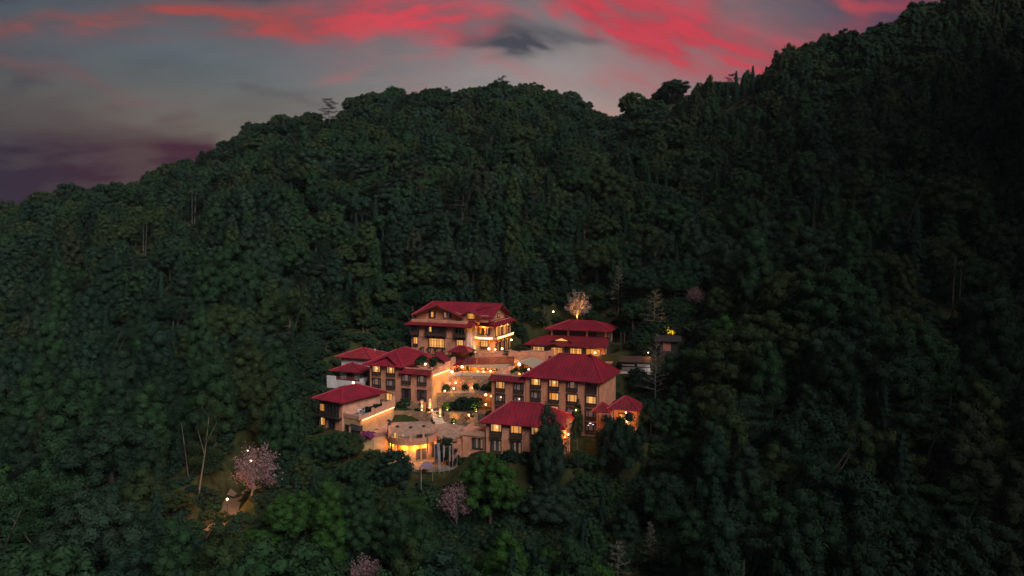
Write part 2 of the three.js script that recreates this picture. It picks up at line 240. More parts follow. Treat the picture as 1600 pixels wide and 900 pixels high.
// ───────────────────────── trees ─────────────────────────
const crowns = {};
function foliage() { return { p: [], n: [], c: [] }; }
function leaf(F, p, out, size, r, tone, long = 1.4, loose = .55) {
  const a = V((r() - .5) * loose * 2, (r() - .5) * loose * 2, (r() - .5) * loose * 2).add(out).normalize(), t = V(r() - .5, r() - .5 - .25, r() - .5).cross(a).normalize(), b = a.clone().cross(t);
  const s = size * (.6 + .8 * r()), q = [p.clone().addScaledVector(t, -s * .5 * long), p.clone().addScaledVector(b, s * .5), p.clone().addScaledVector(t, s * .5 * long), p.clone().addScaledVector(b, -s * .5)], nn = a.clone().multiplyScalar(.35).addScaledVector(out, .65).normalize();
  const k = tone * (.78 + .44 * r()), w = (r() - .5) * .2;
  for (const i of [0, 3, 2, 0, 2, 1]) { F.p.push(q[i].x, q[i].y, q[i].z); F.n.push(nn.x, nn.y, nn.z); F.c.push(k * (1 + w), k, k * (1 - w * .6)); }
}
const ICO = [0, 1].map((d) => new THREE.IcosahedronGeometry(1, d).attributes.position);
// a clump: an uneven inner mass of small twigs and leaves, and leaves standing off it
function puff(F, c, rad, n, size, r, tone, flat = .8, fine = 0) {
  const P = ICO[fine], ox = r() * 50, oy = r() * 50, m = V(0, 0, 0);
  for (let i = 0; i < P.count; i++) { m.fromBufferAttribute(P, i); const w = .50 + .36 * vnoise(m.x * 2.2 + m.z * 1.1 + ox, m.y * 2.2 - m.z * 1.3 + oy); F.p.push(c.x + m.x * rad * w, c.y + m.y * rad * w * flat, c.z + m.z * rad * w); F.n.push(m.x, m.y, m.z); const k = tone * (.8 + .3 * vnoise(m.x * 5 + ox, m.y * 5 + m.z * 4 + oy)); F.c.push(k, k, k); }
  for (let i = 0; i < n; i++) {
    const th = r() * 6.283, y = -0.55 + 1.55 * Math.pow(r(), .8), q = Math.sqrt(Math.max(0, 1 - y * y)), o = V(q * Math.cos(th), y, q * Math.sin(th)), k = rad * (.70 + .42 * r());
    leaf(F, V(c.x + o.x * k, c.y + o.y * k * flat, c.z + o.z * k), o, size, r, tone);
  }
}
const done = (F, extra) => { const g = new THREE.BufferGeometry(); g.setAttribute('position', new THREE.Float32BufferAttribute(F.p, 3)); g.setAttribute('normal', new THREE.Float32BufferAttribute(F.n, 3)); g.setAttribute('color', new THREE.Float32BufferAttribute(F.c, 3)); return g; };
// every crown has its base at y = 0.25 h, radius about 1, and is scaled per tree (unit: crown radius)
function broadCrown(seed, { h = 2.2, lobes = 64, top = .9, size = .074, per = 96, base = .55, spread = 1, ragged = .2 } = {}) {
  const r = rngOf(seed), F = foliage(), limbs = [];
  for (let i = 0; i < lobes; i++) {
    const y = 1 - (i + .5) / lobes * 1.45, q = Math.sqrt(Math.max(.02, 1 - y * y)), th = i * 2.39996 + r() * .8, k = (.62 + ragged * r() * 1.6);
    const c = V(q * Math.cos(th) * k * spread, base + (h - base) * (.42 + .5 * y * k) * 1, q * Math.sin(th) * k * spread), rad = (.17 + .17 * r() * r() + .06 * r()) * (1 - .15 * Math.abs(y));
    puff(F, c, rad, Math.round(per * (.35 + rad * 1.9)), size, r, .82 + .36 * r()); limbs.push(c);
  }
  for (let i = 0; i < 5; i++) puff(F, V((r() - .5) * .6, base + (h - base) * (.3 + .3 * r()), (r() - .5) * .6), .5, 20, size * 1.3, r, .8);
  return { crown: done(F), limbs, h };
}
function tallCrown(seed, { h = 3.2, w = .85, size = .074, tiers = 14, per = 74 } = {}) {
  const r = rngOf(seed), F = foliage(), limbs = [];
  for (let i = 0; i < tiers; i++) { const s = i / (tiers - 1), y = .7 + s * (h - .8), q = w * Math.sin(Math.PI * Math.min(1, .22 + .72 * s)) * (.8 + .3 * r()), n = Math.max(1, Math.round(6 * q / w)); for (let j = 0; j < n; j++) { const th = j / n * 6.283 + i * 1.3 + r(), c = V(Math.cos(th) * q * .72, y + (r() - .5) * .25, Math.sin(th) * q * .72); puff(F, c, .19 + .15 * r(), per, size, r, .8 + .4 * r(), 1); limbs.push(c); } }
  for (let i = 0; i < 6; i++) puff(F, V(0, .8 + i / 6 * (h - 1.4), 0), .4, 16, size * 1.3, r, .8, 1);
  return { crown: done(F), limbs, h };
}
function spireCrown(seed, { h = 4, w = .75, size = .09, tiers = 17 } = {}) {
  const r = rngOf(seed), F = foliage();
  for (let i = 0; i < tiers; i++) { const s = i / tiers, y = .6 + s * (h - .7), q = w * (1 - s) ** .8 + .06, n = Math.round(5 + 5 * (1 - s)); for (let j = 0; j < n; j++) { const th = j / n * 6.283 + i + r() * .5, L = q * (.75 + .4 * r()); for (let k = 0; k < 26; k++) { const f = Math.pow(r(), .7) * L, o = V(Math.cos(th + (r() - .5) * .5), .25, Math.sin(th + (r() - .5) * .5)); leaf(F, V(o.x * f, y - f * .42 + (r() - .5) * .12, o.z * f), o.normalize(), size, r, .75 + .4 * r(), 2); } } }
  return { crown: done(F), limbs: [], h };
}
function layerCrown(seed, { h = 2.6, size = .07, n = 16, fine = 100, spread = 1 } = {}) {          // open tree: level sprays of foliage on bare branches
  const r = rngOf(seed), F = foliage(), limbs = [];
  for (let i = 0; i < n; i++) { const s = i / (n - 1), th = i * 2.4 + r(), q = (.35 + .65 * Math.sin(Math.PI * (.25 + .65 * s))) * spread * (.75 + .4 * r()), y = .8 + s * (h - .9), e = V(Math.cos(th) * q, y + .1, Math.sin(th) * q); limbs.push(e); for (let k = 0; k < fine; k++) { const f = .35 + .7 * r(), c = V(e.x * f + (r() - .5) * .4, y - .1 + f * .18 + (r() - .5) * .16, e.z * f + (r() - .5) * .4); leaf(F, c, V((r() - .5) * .7, 1, (r() - .5) * .7).normalize(), size, r, .8 + .4 * r()); } }
  return { crown: done(F), limbs, h };
}
// blossom tree: many fine twigs carrying small pale petals
function blossomCrown(seed, { h = 2.2, n = 46, per = 46, size = .05, flat = .8, base = .75 } = {}) {
  const r = rngOf(seed), F = foliage(), limbs = [], tw = [];
  for (let i = 0; i < n; i++) { const y = 1 - (i + .5) / n * 1.35, q = Math.sqrt(Math.max(.02, 1 - y * y)), th = i * 2.39996 + r(), k = .7 + .4 * r(), e = V(q * Math.cos(th) * k, base + (h - base) * (.42 + .52 * y * k) * flat / .8, q * Math.sin(th) * k); limbs.push(e); const s = V(e.x * .25, base + (e.y - base) * .3, e.z * .25); tw.push(rod(s, e, .009, .003, 4)); for (let j = 0; j < per; j++) { const f = .45 + .62 * r(), c = s.clone().lerp(e, f).add(V((r() - .5) * .26, (r() - .5) * .22, (r() - .5) * .26)); leaf(F, c, V(r() - .5, r() + .2, r() - .5).normalize(), size, r, .75 + .5 * r(), 1.2); } }
  return { crown: done(F), limbs: limbs.filter((_, i) => i % 5 === 0), h, twigs: merge(tw) };
}
// bare tree: level pale branches with little on them
function bareCrown(seed, { h = 3, n = 26, per = 20, size = .06, w = .8, droop = .1 } = {}) {
  const r = rngOf(seed), F = foliage(), tw = [];
  for (let i = 0; i < n; i++) { const s = i / (n - 1), y = h * (.28 + .7 * s), th = i * 2.4 + r() * .7, q = w * Math.pow(1 - s * .85, .8) * (.7 + .5 * r()), e = V(Math.cos(th) * q, y + .12 - droop * q, Math.sin(th) * q), o = V(0, y, 0); tw.push(rod(o, e, .022, .005, 4)); for (let j = 0; j < 3; j++) { const f = .4 + .2 * j, c = o.clone().lerp(e, f); tw.push(rod(c, c.clone().add(V((r() - .5) * .4, .12 + .1 * r(), (r() - .5) * .4)), .009, .003, 4)); } for (let j = 0; j < per; j++) leaf(F, o.clone().lerp(e, .45 + .6 * r()).add(V((r() - .5) * .16, (r() - .3) * .12, (r() - .5) * .16)), V(r() - .5, 1, r() - .5).normalize(), size, r, .8 + .4 * r()); }
  return { crown: done(F), limbs: [], h, twigs: merge(tw) };
}
function trunkGeo(c, seed, thin = 1, n = 7, tw = false) {
  const r = rngOf(seed + 900), l = [], top = V((r() - .5) * .2, c.h * .62, (r() - .5) * .2); l.push(rod(V(0, -.6, 0), V(top.x * .5, c.h * .3, top.z * .5), .085 * thin, .06 * thin), rod(V(top.x * .5, c.h * .3, top.z * .5), top, .06 * thin, .03 * thin));
  const pick = c.limbs.filter((_, i) => tw || i % Math.ceil(c.limbs.length / n) === 0); for (const e of pick) { const s = V(top.x * .7, c.h * (.22 + .3 * r()), top.z * .7); s.y = Math.min(s.y, e.y - .05); l.push(rod(s, e, .03 * thin, .008 * thin, 5)); }
  return merge(l);
}
const speciesOf = (b, t, l) => ({
  broad: [broadCrown(1, { ...b }), broadCrown(2, { h: 2.0, lobes: 56, ...b }), broadCrown(3, { h: 2.5, lobes: 70, ragged: .28, ...b }), broadCrown(4, { h: 2.3, spread: .92, ragged: .32, ...b }), broadCrown(5, { h: 1.9, lobes: 54, spread: 1.08, ...b })],
  tall: [tallCrown(11, t), tallCrown(12, { h: 3.0, w: .9, ...t }), tallCrown(13, { h: 3.8, w: .7, ...t })],
  spire: [spireCrown(21), spireCrown(22, { h: 4.6, w: .7 })],
  open: [layerCrown(31, l), layerCrown(32, { h: 2.9, n: 18, ...l })],
});
const SPEC = speciesOf({}, {}, {}), FINE = speciesOf({ size: .038, per: 330 }, { size: .038, per: 250 }, { size: .036, fine: 330 });   // the same trees seen near, with leaves of their true size
for (const k in SPEC) SPEC[k].forEach((c, i) => { FINE[k][i].trunk = trunkGeo(c, i + k.length * 10); });
for (const k in SPEC) SPEC[k].forEach((c, i) => { c.trunk = trunkGeo(c, i + k.length * 10); });
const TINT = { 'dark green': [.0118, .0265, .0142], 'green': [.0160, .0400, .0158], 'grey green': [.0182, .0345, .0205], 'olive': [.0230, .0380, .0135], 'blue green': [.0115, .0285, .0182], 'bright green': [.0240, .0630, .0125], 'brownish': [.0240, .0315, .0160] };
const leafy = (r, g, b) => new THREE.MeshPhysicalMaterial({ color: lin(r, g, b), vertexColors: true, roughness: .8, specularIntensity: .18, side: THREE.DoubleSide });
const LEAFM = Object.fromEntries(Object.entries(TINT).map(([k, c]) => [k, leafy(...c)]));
const PETAL = std({ color: lin(.24, .125, .135), vertexColors: true, roughness: .9, side: THREE.DoubleSide }), PETALPALE = std({ color: lin(.42, .29, .235), vertexColors: true, roughness: .9, side: THREE.DoubleSide }), SILVER = std({ color: lin(.11, .10, .07), vertexColors: true, roughness: .9, side: THREE.DoubleSide });
const BARK = std({ color: lin(.07, .055, .045), roughness: 1 }), PALEBARK = std({ color: lin(.13, .112, .085), roughness: 1 });
// ───────────────────────── the hotel ─────────────────────────
const R = THREE.MathUtils.degToRad;
const FWD = V(0, -Math.sin(R(3.5)), -Math.cos(R(3.5))), UPV = V(0, Math.cos(R(3.5)), -Math.sin(R(3.5)));
const at = (u, v, Z) => { const d = FWD.clone().add(V((u - 800) / 1067, 0, 0)).addScaledVector(UPV, (450 - v) / 1067); return V(0, 45, 0).addScaledVector(d, Z / -d.z); };   // surveyed point: bearing u, fall v, depth Z metres
const settle = (u, v, Z0 = 180) => { for (let Z = Z0; Z < 330; Z += .25) { const p = at(u, v, Z); if (p.y <= groundY(p.x, p.z)) return Z; } return Z0; };            // how far off the hillside is met at that bearing and fall
function hipZ(x0, x1, z0, z1, y, rz0, rz1, ry, rx = (x0 + x1) / 2) {      // ridge running from front to back
  const a = V(x0, y, z1), b = V(x1, y, z1), c = V(x1, y, z0), d = V(x0, y, z0), p = V(rx, ry, rz1), q = V(rx, ry, rz0);
  return { faces: [[a, b, p], [b, c, q, p], [c, d, q], [d, a, p, q]], caps: [[p, q], [a, p], [b, p], [c, q], [d, q]] };
}
// a window: frame with mullions, one pane per opening; sub-parts pane, curtain, apron, dentils, pendant
const WGEO = new Map(), keep = (k, f) => { if (!WGEO.has(k)) WGEO.set(k, f()); return WGEO.get(k); };
function win(b, x, y, z, side, o) {
  const { w = 2.4, h = 2.7, cols = [.25, .5, .25], rows = [1], mats = [GL.warm], apron = 0, depth = .26, bar = .1, frame = M.wood, dentil = false, curtain = null, pendant = false, name = 'window', hood = 0 } = o;
  const key = [w, h, cols, rows, apron, depth, bar, hood].join('|'), lo = apron ? apron + bar : bar, hi = h - bar * 1.6, wi = w - bar * 2;
  const fr = keep('f' + key, () => {
    const l = [span(-w / 2, w / 2, 0, h, 0, .05), span(-w / 2, -w / 2 + bar, 0, h, .05, depth), span(w / 2 - bar, w / 2, 0, h, .05, depth), span(-w / 2 - bar * .6, w / 2 + bar * .6, h - bar * 1.6, h + .02, .05, depth + .08), span(-w / 2 - bar * .4, w / 2 + bar * .4, -.02, bar * .9, .05, depth + .05)];
    if (apron) l.push(span(-w / 2 - bar * .5, w / 2 + bar * .5, apron, apron + bar, .05, depth + .06));
    let s = -wi / 2; cols.forEach((c, i) => { s += c * wi; if (i < cols.length - 1) l.push(span(s - bar * .36, s + bar * .36, lo, hi, .05, depth - .05)); });
    let t = lo; rows.forEach((c, i) => { t += c * (hi - lo); if (i < rows.length - 1) l.push(span(-wi / 2, wi / 2, t - bar * .26, t + bar * .26, .05, depth - .08)); });
    if (hood) l.push(slab([V(-w / 2 - .25, h + .02, depth + hood), V(w / 2 + .25, h + .02, depth + hood), V(w / 2 + .1, h + .35, 0), V(-w / 2 - .1, h + .35, 0)], .08));
    return merge(l);
  });
  const f = part(b, name, fr, frame); f.position.set(x, y, z); f.rotation.y = side ? Math.PI / 2 : 0;
  let n = 0, t = lo; for (const rr of rows) { let s = -wi / 2; for (const c of cols) { const pw = c * wi - bar * .72, ph = rr * (hi - lo) - bar * .5; const p = part(f, 'pane', keep(`p${pw.toFixed(2)},${ph.toFixed(2)}`, () => span(-pw / 2, pw / 2, 0, ph, .06, .10)), mats[n % mats.length]); p.position.set(s + c * wi / 2, t + bar * .25, 0); n++; s += c * wi; } t += rr * (hi - lo); }
  if (apron) part(f, 'apron', keep('a' + key, () => { const l = [span(-w / 2 + bar, w / 2 - bar, bar * .9, apron, .05, depth - .06)]; for (let i = 0; i < 5; i++) { const c = -w / 2 + bar + (i + .5) * (w - 2 * bar) / 5; l.push(span(c - .14, c + .14, bar * 1.6, apron - bar * .8, depth - .06, depth - .02)); } return merge(l); }), frame === M.wood ? M.woodBrown : frame);
  if (curtain) for (const q of [-1, 1]) { const cw = Math.min(.34, cols[0] * wi * .7), g = part(f, 'curtain', keep(`c${cw.toFixed(2)},${(hi - lo).toFixed(2)}`, () => { const l = []; for (let i = 0; i < 3; i++) l.push(span(-cw / 2 + i * cw / 3 + .01, -cw / 2 + (i + 1) * cw / 3 - .01, .02, hi - lo - .08, .102, .125 + (i & 1) * .02)); return merge(l); }), curtain); g.position.set(q * (wi / 2 - cw / 2 - .02), lo, 0); }  // curtains of lit rooms emit, standing in for lamplight behind the cloth
  if (pendant) { const p = part(f, 'pendant_lamp', keep('pend', () => new THREE.SphereGeometry(.17, 10, 8)), GL.core); p.position.set(w * .06, lo + (hi - lo) * .62, .2); }
  if (dentil) part(f, 'dentils', keep('d' + w, () => { const l = [span(-w / 2 - .1, w / 2 + .1, -.14, -.04, 0, .2)]; for (let i = 0; i < 9; i++) { const c = -w / 2 + (i + .5) * w / 9; l.push(span(c - .075, c + .075, -.32, -.15, 0, .17)); } return merge(l); }), M.dentil);
  return f;
}
const LOOK = {
  lit: { mats: [GL.pale, GL.bright, GL.warm], pendant: true }, litB: { mats: [GL.warm, GL.bright, GL.bright] }, litC: { mats: [GL.pale, GL.warm, GL.bright], curtain: GL.pale, pendant: true }, dim: { mats: [M.glassDim, GL.dusky, M.glassDim], curtain: M.curtain }, dimB: { mats: [M.glassDim], curtain: M.curtain }, dark: { mats: [M.glassDark] },
};
const WR = rngOf(606), VAR = { lit: () => ({ mats: [[GL.pale, GL.bright, GL.warm], [GL.warm, GL.bright, GL.pale], [GL.amber, GL.bright, GL.amber]][Math.floor(WR() * 3)], pendant: WR() < .7, curtain: WR() < .6 ? GL.pale : null, cols: [[.22, .56, .22], [.3, .4, .3], [.2, .5, .3]][Math.floor(WR() * 3)] }), litB: () => ({ mats: [[GL.warm, GL.bright, GL.bright], [GL.amber, GL.warm, GL.bright], [GL.bright, GL.warm, GL.pale]][Math.floor(WR() * 3)], curtain: WR() < .5 ? GL.amber : null }), litC: () => ({ mats: [[GL.pale, GL.warm, GL.bright], [GL.dusky, GL.warm, GL.amber], [GL.pale, GL.bright, GL.dusky]][Math.floor(WR() * 3)], curtain: GL.pale, pendant: WR() < .6 }), dim: () => ({ mats: [[M.glassDim, GL.dusky, M.glassDim], [M.glassDim, M.curtain, M.glassDark], [GL.dusky, M.curtain, M.glassDim]][Math.floor(WR() * 3)], curtain: M.curtain, pendant: WR() < .15 }), dimB: () => ({ mats: [M.glassDim, M.curtain, M.glassDark], curtain: M.curtain }), dark: () => ({}) };
const room = (b, x, y, z, look, side = 0, more = {}) => win(b, x, y, z, side, { w: 2.5, h: 2.62, apron: .72, bar: .13, depth: .32, dentil: true, ...LOOK[look], ...VAR[look](), ...more });

// 1. the large block under the widest roof
{
  const b = thing('hotel_block', 'large salmon hotel block with four window columns under the widest crimson hip roof', 'hotel block', [19.7, 2.2, -152], -R(24), 'hotel buildings');
  part(b, 'wall', merge([span(-18, 0, -4, 12.5, -13.6, 0)]), M.salmon); part(b, 'wing_wall', merge([span(-27, -18, -4, 11.2, -12, -.12)]), M.salmon);
  const h = hip(-19, .95, -14.6, .95, 12.25, -12.2, -4, 17, -7); roofOn(b, h.faces, M.roof, { caps: h.caps });
  part(b, 'roof_vent', merge([slab([V(-4.6, 17.4, -6.2), V(-3.2, 16.6, -6.2), V(-3.2, 16.6, -7.9), V(-4.6, 17.4, -7.9)], .08), gable([[-4.5, 16.9], [-3.5, 16.5], [-4.4, 17.2]], -7.4, .9)]), M.roofDark);
  part(b, 'cornice', merge([span(-18.12, .12, 11.75, 12.0, -.2, .14), span(.02, .14, 11.75, 12.0, -13.4, -.22)]), M.salmonPale);
  roofOn(b, [[V(-27.7, 10.75, .75), V(-18.02, 10.75, .75), V(-18.02, 11.95, -.2), V(-27.2, 11.95, -.2)], [V(-27.7, 10.75, .75), V(-27.2, 11.95, -.2), V(-27.2, 11.95, -11), V(-27.7, 10.75, -11.8)]], M.roofDark, { name: 'skirt_roof' });
  part(b, 'parapet', merge([span(-27.15, -18.1, 11.2, 12.25, -.5, -.25), span(-27.15, -26.9, 11.2, 12.25, -11.6, -.52)]), M.salmonPale);
  const main = [['lit', 'litC', 'dim', 'dark'], ['dimB', 'litB', 'litC', 'lit'], ['litB', 'litC', 'dim', 'dim'], ['dim', 'lit', 'dim', 'dimB']];
  main.forEach((row, j) => row.forEach((k, i) => room(b, -15.4 + i * 4.5, 9.55 - j * 3.1, 0, k)));
  [['litC', 'dimB'], ['dim', 'dim'], ['dim', 'dimB']].forEach((row, j) => row.forEach((k, i) => room(b, -24.6 + i * 4.8, 7.95 - j * 3.1, -.12, k)));
  part(b, 'canopy', slab([V(-16.3, 3.55, 1.3), V(-11.6, 3.55, 1.3), V(-11.6, 3.7, .02), V(-16.3, 3.7, .02)], .12), M.wood);
  part(b, 'drainpipe', rod(V(-.15, -3, .1), V(-.15, 11.7, .1), .05), M.rose);
}
// 2. the low lodge in front
{
  const b = thing('front_lodge', 'two storey front lodge with lit bay windows half hidden by a dark tree', 'lodge', [7.5, 1.4, -138.5], -R(17), 'hotel buildings');
  part(b, 'wall', span(-13.6, 2.6, -4, 6.9, -9.2, 0), M.salmon);
  const h = hip(-15, 3.7, -10.2, 1.05, 6.5, -9.6, -3, 10.1, -4.6); roofOn(b, h.faces, M.roof, { caps: h.caps });
  [[-11.3, 'lit'], [-6.9, 'litB'], [-2.4, 'litC']].forEach(([x, k]) => { room(b, x, 3.85, 0, k, 0, { h: 2.55, w: 2.55 }); });
  [[-11.3, 'dim'], [-6.9, 'dim'], [-2.4, 'dim']].forEach(([x, k]) => win(b, x, .35, 0, 0, { w: 2.3, h: 2.5, bar: .12, cols: [.25, .25, .25, .25], rows: [.72, .28], mats: [M.glassDim, GL.dusky], frame: M.wood }));
  [-11.3, -6.9].forEach((x) => part(b, 'balcony_brackets', merge([0, 1, 2, 3, 4, 5, 6].map((i) => span(x - 1.15 + i * .36, x - 1.03 + i * .36, 2.95, 3.5, .02, .5 - .0)).concat([span(x - 1.35, x + 1.35, 3.52, 3.68, .02, .55)])), M.woodBrown));
  part(b, 'wing_wall', merge([span(-19.2, -13.6, -4, 3.1, -8, -.7)]), M.salmon);
  part(b, 'parapet', merge([span(-19.45, -13.62, 3.1, 4.15, -.75, -.5), span(-19.45, -19.2, 3.1, 4.15, -7.8, -.78), span(-19.5, -18.9, 4.15, 4.6, -.8, -.3), span(-16.6, -16.1, 4.15, 4.6, -.8, -.42)]), M.salmonPale);
  win(b, -15.6, .4, -.7, 0, { w: 2.4, h: 2.35, bar: .11, cols: [.25, .25, .25, .25], rows: [1], mats: [M.glassDim, GL.dusky] });
  part(b, 'side_wall', merge([span(-22.2, -19.25, -4, .9, -3.6, -.9), span(-20.6, -19.25, .9, 1.9, -3.4, -1.1)]), M.salmon);
}
// 3. the middle left block with the roof garden
{
  const b = thing('garden_block', 'salmon hotel block with a planted roof terrace and a glowing orange end wall', 'hotel block', [-20.1, 5.6, -168.5], -R(22), 'hotel buildings');
  part(b, 'wall', span(-18.1, -8.5, -4, 9.4, -15.6, -.1), M.salmon); part(b, 'wing_wall', span(-8.5, 0, -4, 7.9, -13, 0), M.salmon);
  part(b, 'end_wall', span(.02, .1, -3.8, 7.2, -12.9, -.1), M.ochre);
  const h = hipZ(-19.8, -7.5, -16.8, 1, 8.85, -11, -5, 12.1, -13.6); roofOn(b, h.faces, M.roof, { caps: h.caps });
  part(b, 'front_gablet', merge([slab([V(-13.6, 11.2, -1.2), V(-17.4, 9.5, .8), V(-17.4, 9.5, -.8), V(-13.6, 11.2, -5)], .14), slab([V(-13.6, 11.2, -1.2), V(-13.6, 11.2, -5), V(-9.8, 9.5, -.8), V(-9.8, 9.5, .8)], .14)]), M.roof);
  roofOn(b, [[V(-9, 7.35, .95), V(.35, 7.35, .95), V(.1, 8.55, -.1), V(-8.6, 8.55, -.1)]], M.roofDark, { name: 'skirt_roof' });
  part(b, 'parapet', merge([span(-8.4, .05, 7.9, 8.75, -.42, -.16), span(-.25, .1, 7.25, 8.2, -3.8, -.45), span(-.25, .1, 7.25, 8.75, -7.6, -3.82), span(-.25, .1, 7.25, 9.3, -11, -7.62), span(-.3, .2, 7.25, 10, -13, -11.02), span(-.3, .12, 8.75, 9.25, -.6, -.14)]), M.salmonPale);
  [['lit', 'lit'], ['dim', 'dim'], ['dimB', 'litB']].forEach((row, j) => row.forEach((k, i) => { if (j < 2) room(b, -16 + i * 4.3, 6.2 - j * 3.3, -.1, i && !j ? 'litC' : k); else if (i) win(b, -12.2, -.3, -.1, 0, { name: 'door', w: 1.9, h: 2.2, cols: [.5, .5], rows: [1], mats: [GL.bright, GL.warm], frame: M.woodBrown }); }));
  room(b, -7.1, 4.5, 0, 'dim'); room(b, -2.6, 4.5, 0, 'dim');
  [-7.1, -2.6].forEach((x) => win(b, x, .9, 0, 0, { name: 'door', w: 2.5, h: 2.6, cols: [.22, .28, .28, .22], rows: [1], mats: [M.glassDim, M.glassDark, M.glassDark, M.glassDim], frame: M.wood, bar: .12 }));
}
// 4. the stepped white annex at the edge of the forest
{
  const b = thing('white_annex', 'white annex with two small red pyramid roofs and a railed balcony at the forest edge', 'house', [-39.5, 7.3, -177.5], -R(20), 'hotel buildings');
  part(b, 'upper_wall', span(-10.2, -1.6, -3, 7.7, -14, -6), M.white); part(b, 'side_wall', span(-1.58, -1.5, 2, 7.5, -13.8, -6.1), M.cream);
  const h = hip(-11.6, -.2, -15.4, -4.8, 7.4, -6.2, -5.4, 9.4); roofOn(b, h.faces, M.roofBrick, { caps: h.caps });
  part(b, 'pavilion_wall', span(-7.6, -1.4, 2.2, 4.9, -5.4, -1.6), M.white);
  const k = hip(-10, .3, -6.4, .1, 4.5, -4.9, -4.7, 6.4); roofOn(b, k.faces, M.roofDark, { name: 'pavilion_roof', caps: k.caps });
  win(b, -4.4, 2.3, -1.6, 0, { name: 'door', w: 2.3, h: 2.25, cols: [.2, .3, .3, .2], mats: [M.redWood, M.glassDark, M.glassDark, M.redWood], frame: M.redWood });
  win(b, -1.4, 2.6, -3.5, 1, { w: 1.9, h: 1.9, cols: [.5, .5], mats: [M.glassDark] });
  [[-8.9, -.7], [-.6, -.7]].forEach(([x, z]) => part(b, 'post', span(x - .1, x + .1, 2.3, 4.8, z - .1, z + .1), M.wood));
  part(b, 'terrace_wall', merge([span(-10.8, 0, -4, 1.75, -8, 0), span(-10.8, -8.1, 1.75, 3.1, -.35, .02), span(-.6, .03, 1.75, 2.9, -4, .03), span(-10.8, -.62, 1.75, 2.1, -.32, -.0)]), M.white);
  const rails = [span(-8, -.65, 2.95, 3.05, -.22, -.14), span(-8, -.65, 2.18, 2.26, -.21, -.15)]; for (let i = 0; i < 22; i++) rails.push(span(-7.9 + i * .335, -7.75 + i * .335, 2.2, 2.98, -.2, -.16)); part(b, 'railing', merge(rails), M.redWood);
  win(b, .05, .3, -2.2, 1, { w: .9, h: 1.6, cols: [1], mats: [M.glassDark] });
  part(b, 'chimney', span(-3.4, -3.1, 7.6, 9.0, -12.2, -11.9), M.white);
}
// 5. the side lodge with the lit terrace
{
  const b = thing('side_lodge', 'small lodge with a broad crimson roof and a dark timber front beside the plaza', 'lodge', [-39, 2.6, -154.5], -R(33), 'hotel buildings');
  part(b, 'wall', span(-7.6, 0, -4, 7.3, -12.4, 0), M.salmon);
  part(b, 'side_wall', span(.02, .09, -.5, 6.9, -12.2, -.2), M.salmonPale);
  const h = hipZ(-8.7, 1.25, -13.7, 1.3, 6.85, -8.8, -4.2, 9.0, -4.2); roofOn(b, h.faces, M.roof, { caps: h.caps });
  part(b, 'roof_vent', merge([slab([V(-4.2, 9.35, -3.4), V(-5.9, 8.6, -3.2), V(-5.9, 8.6, -5.2), V(-4.2, 9.35, -5.4)], .1)]), M.roofDark);
  part(b, 'timber_front', merge([span(-7.5, -.9, 3.1, 6.5, .02, .14), span(-7.7, .1, 2.8, 3.05, .02, 1.0), span(-7.6, -.7, 3.75, 3.87, .86, .96), ...[0, 1, 2, 3, 4, 5, 6].map((i) => span(-7.55 + i * 1.1, -7.42 + i * 1.1, 3.06, 6.6, .84, .97))]), M.wood);
  win(b, -6.2, 3.9, .14, 0, { w: 1.7, h: 1.9, cols: [.33, .34, .33], rows: [1], mats: [GL.amber, GL.bright, GL.amber], bar: .09 });
  win(b, -6.2, .5, 0, 0, { w: 1.6, h: 2.0, cols: [.5, .5], mats: [GL.bright, GL.amber], bar: .09 });
  win(b, -3.2, .3, 0, 0, { w: 2, h: 2.1, cols: [.5, .5], mats: [M.glassDark] });
}
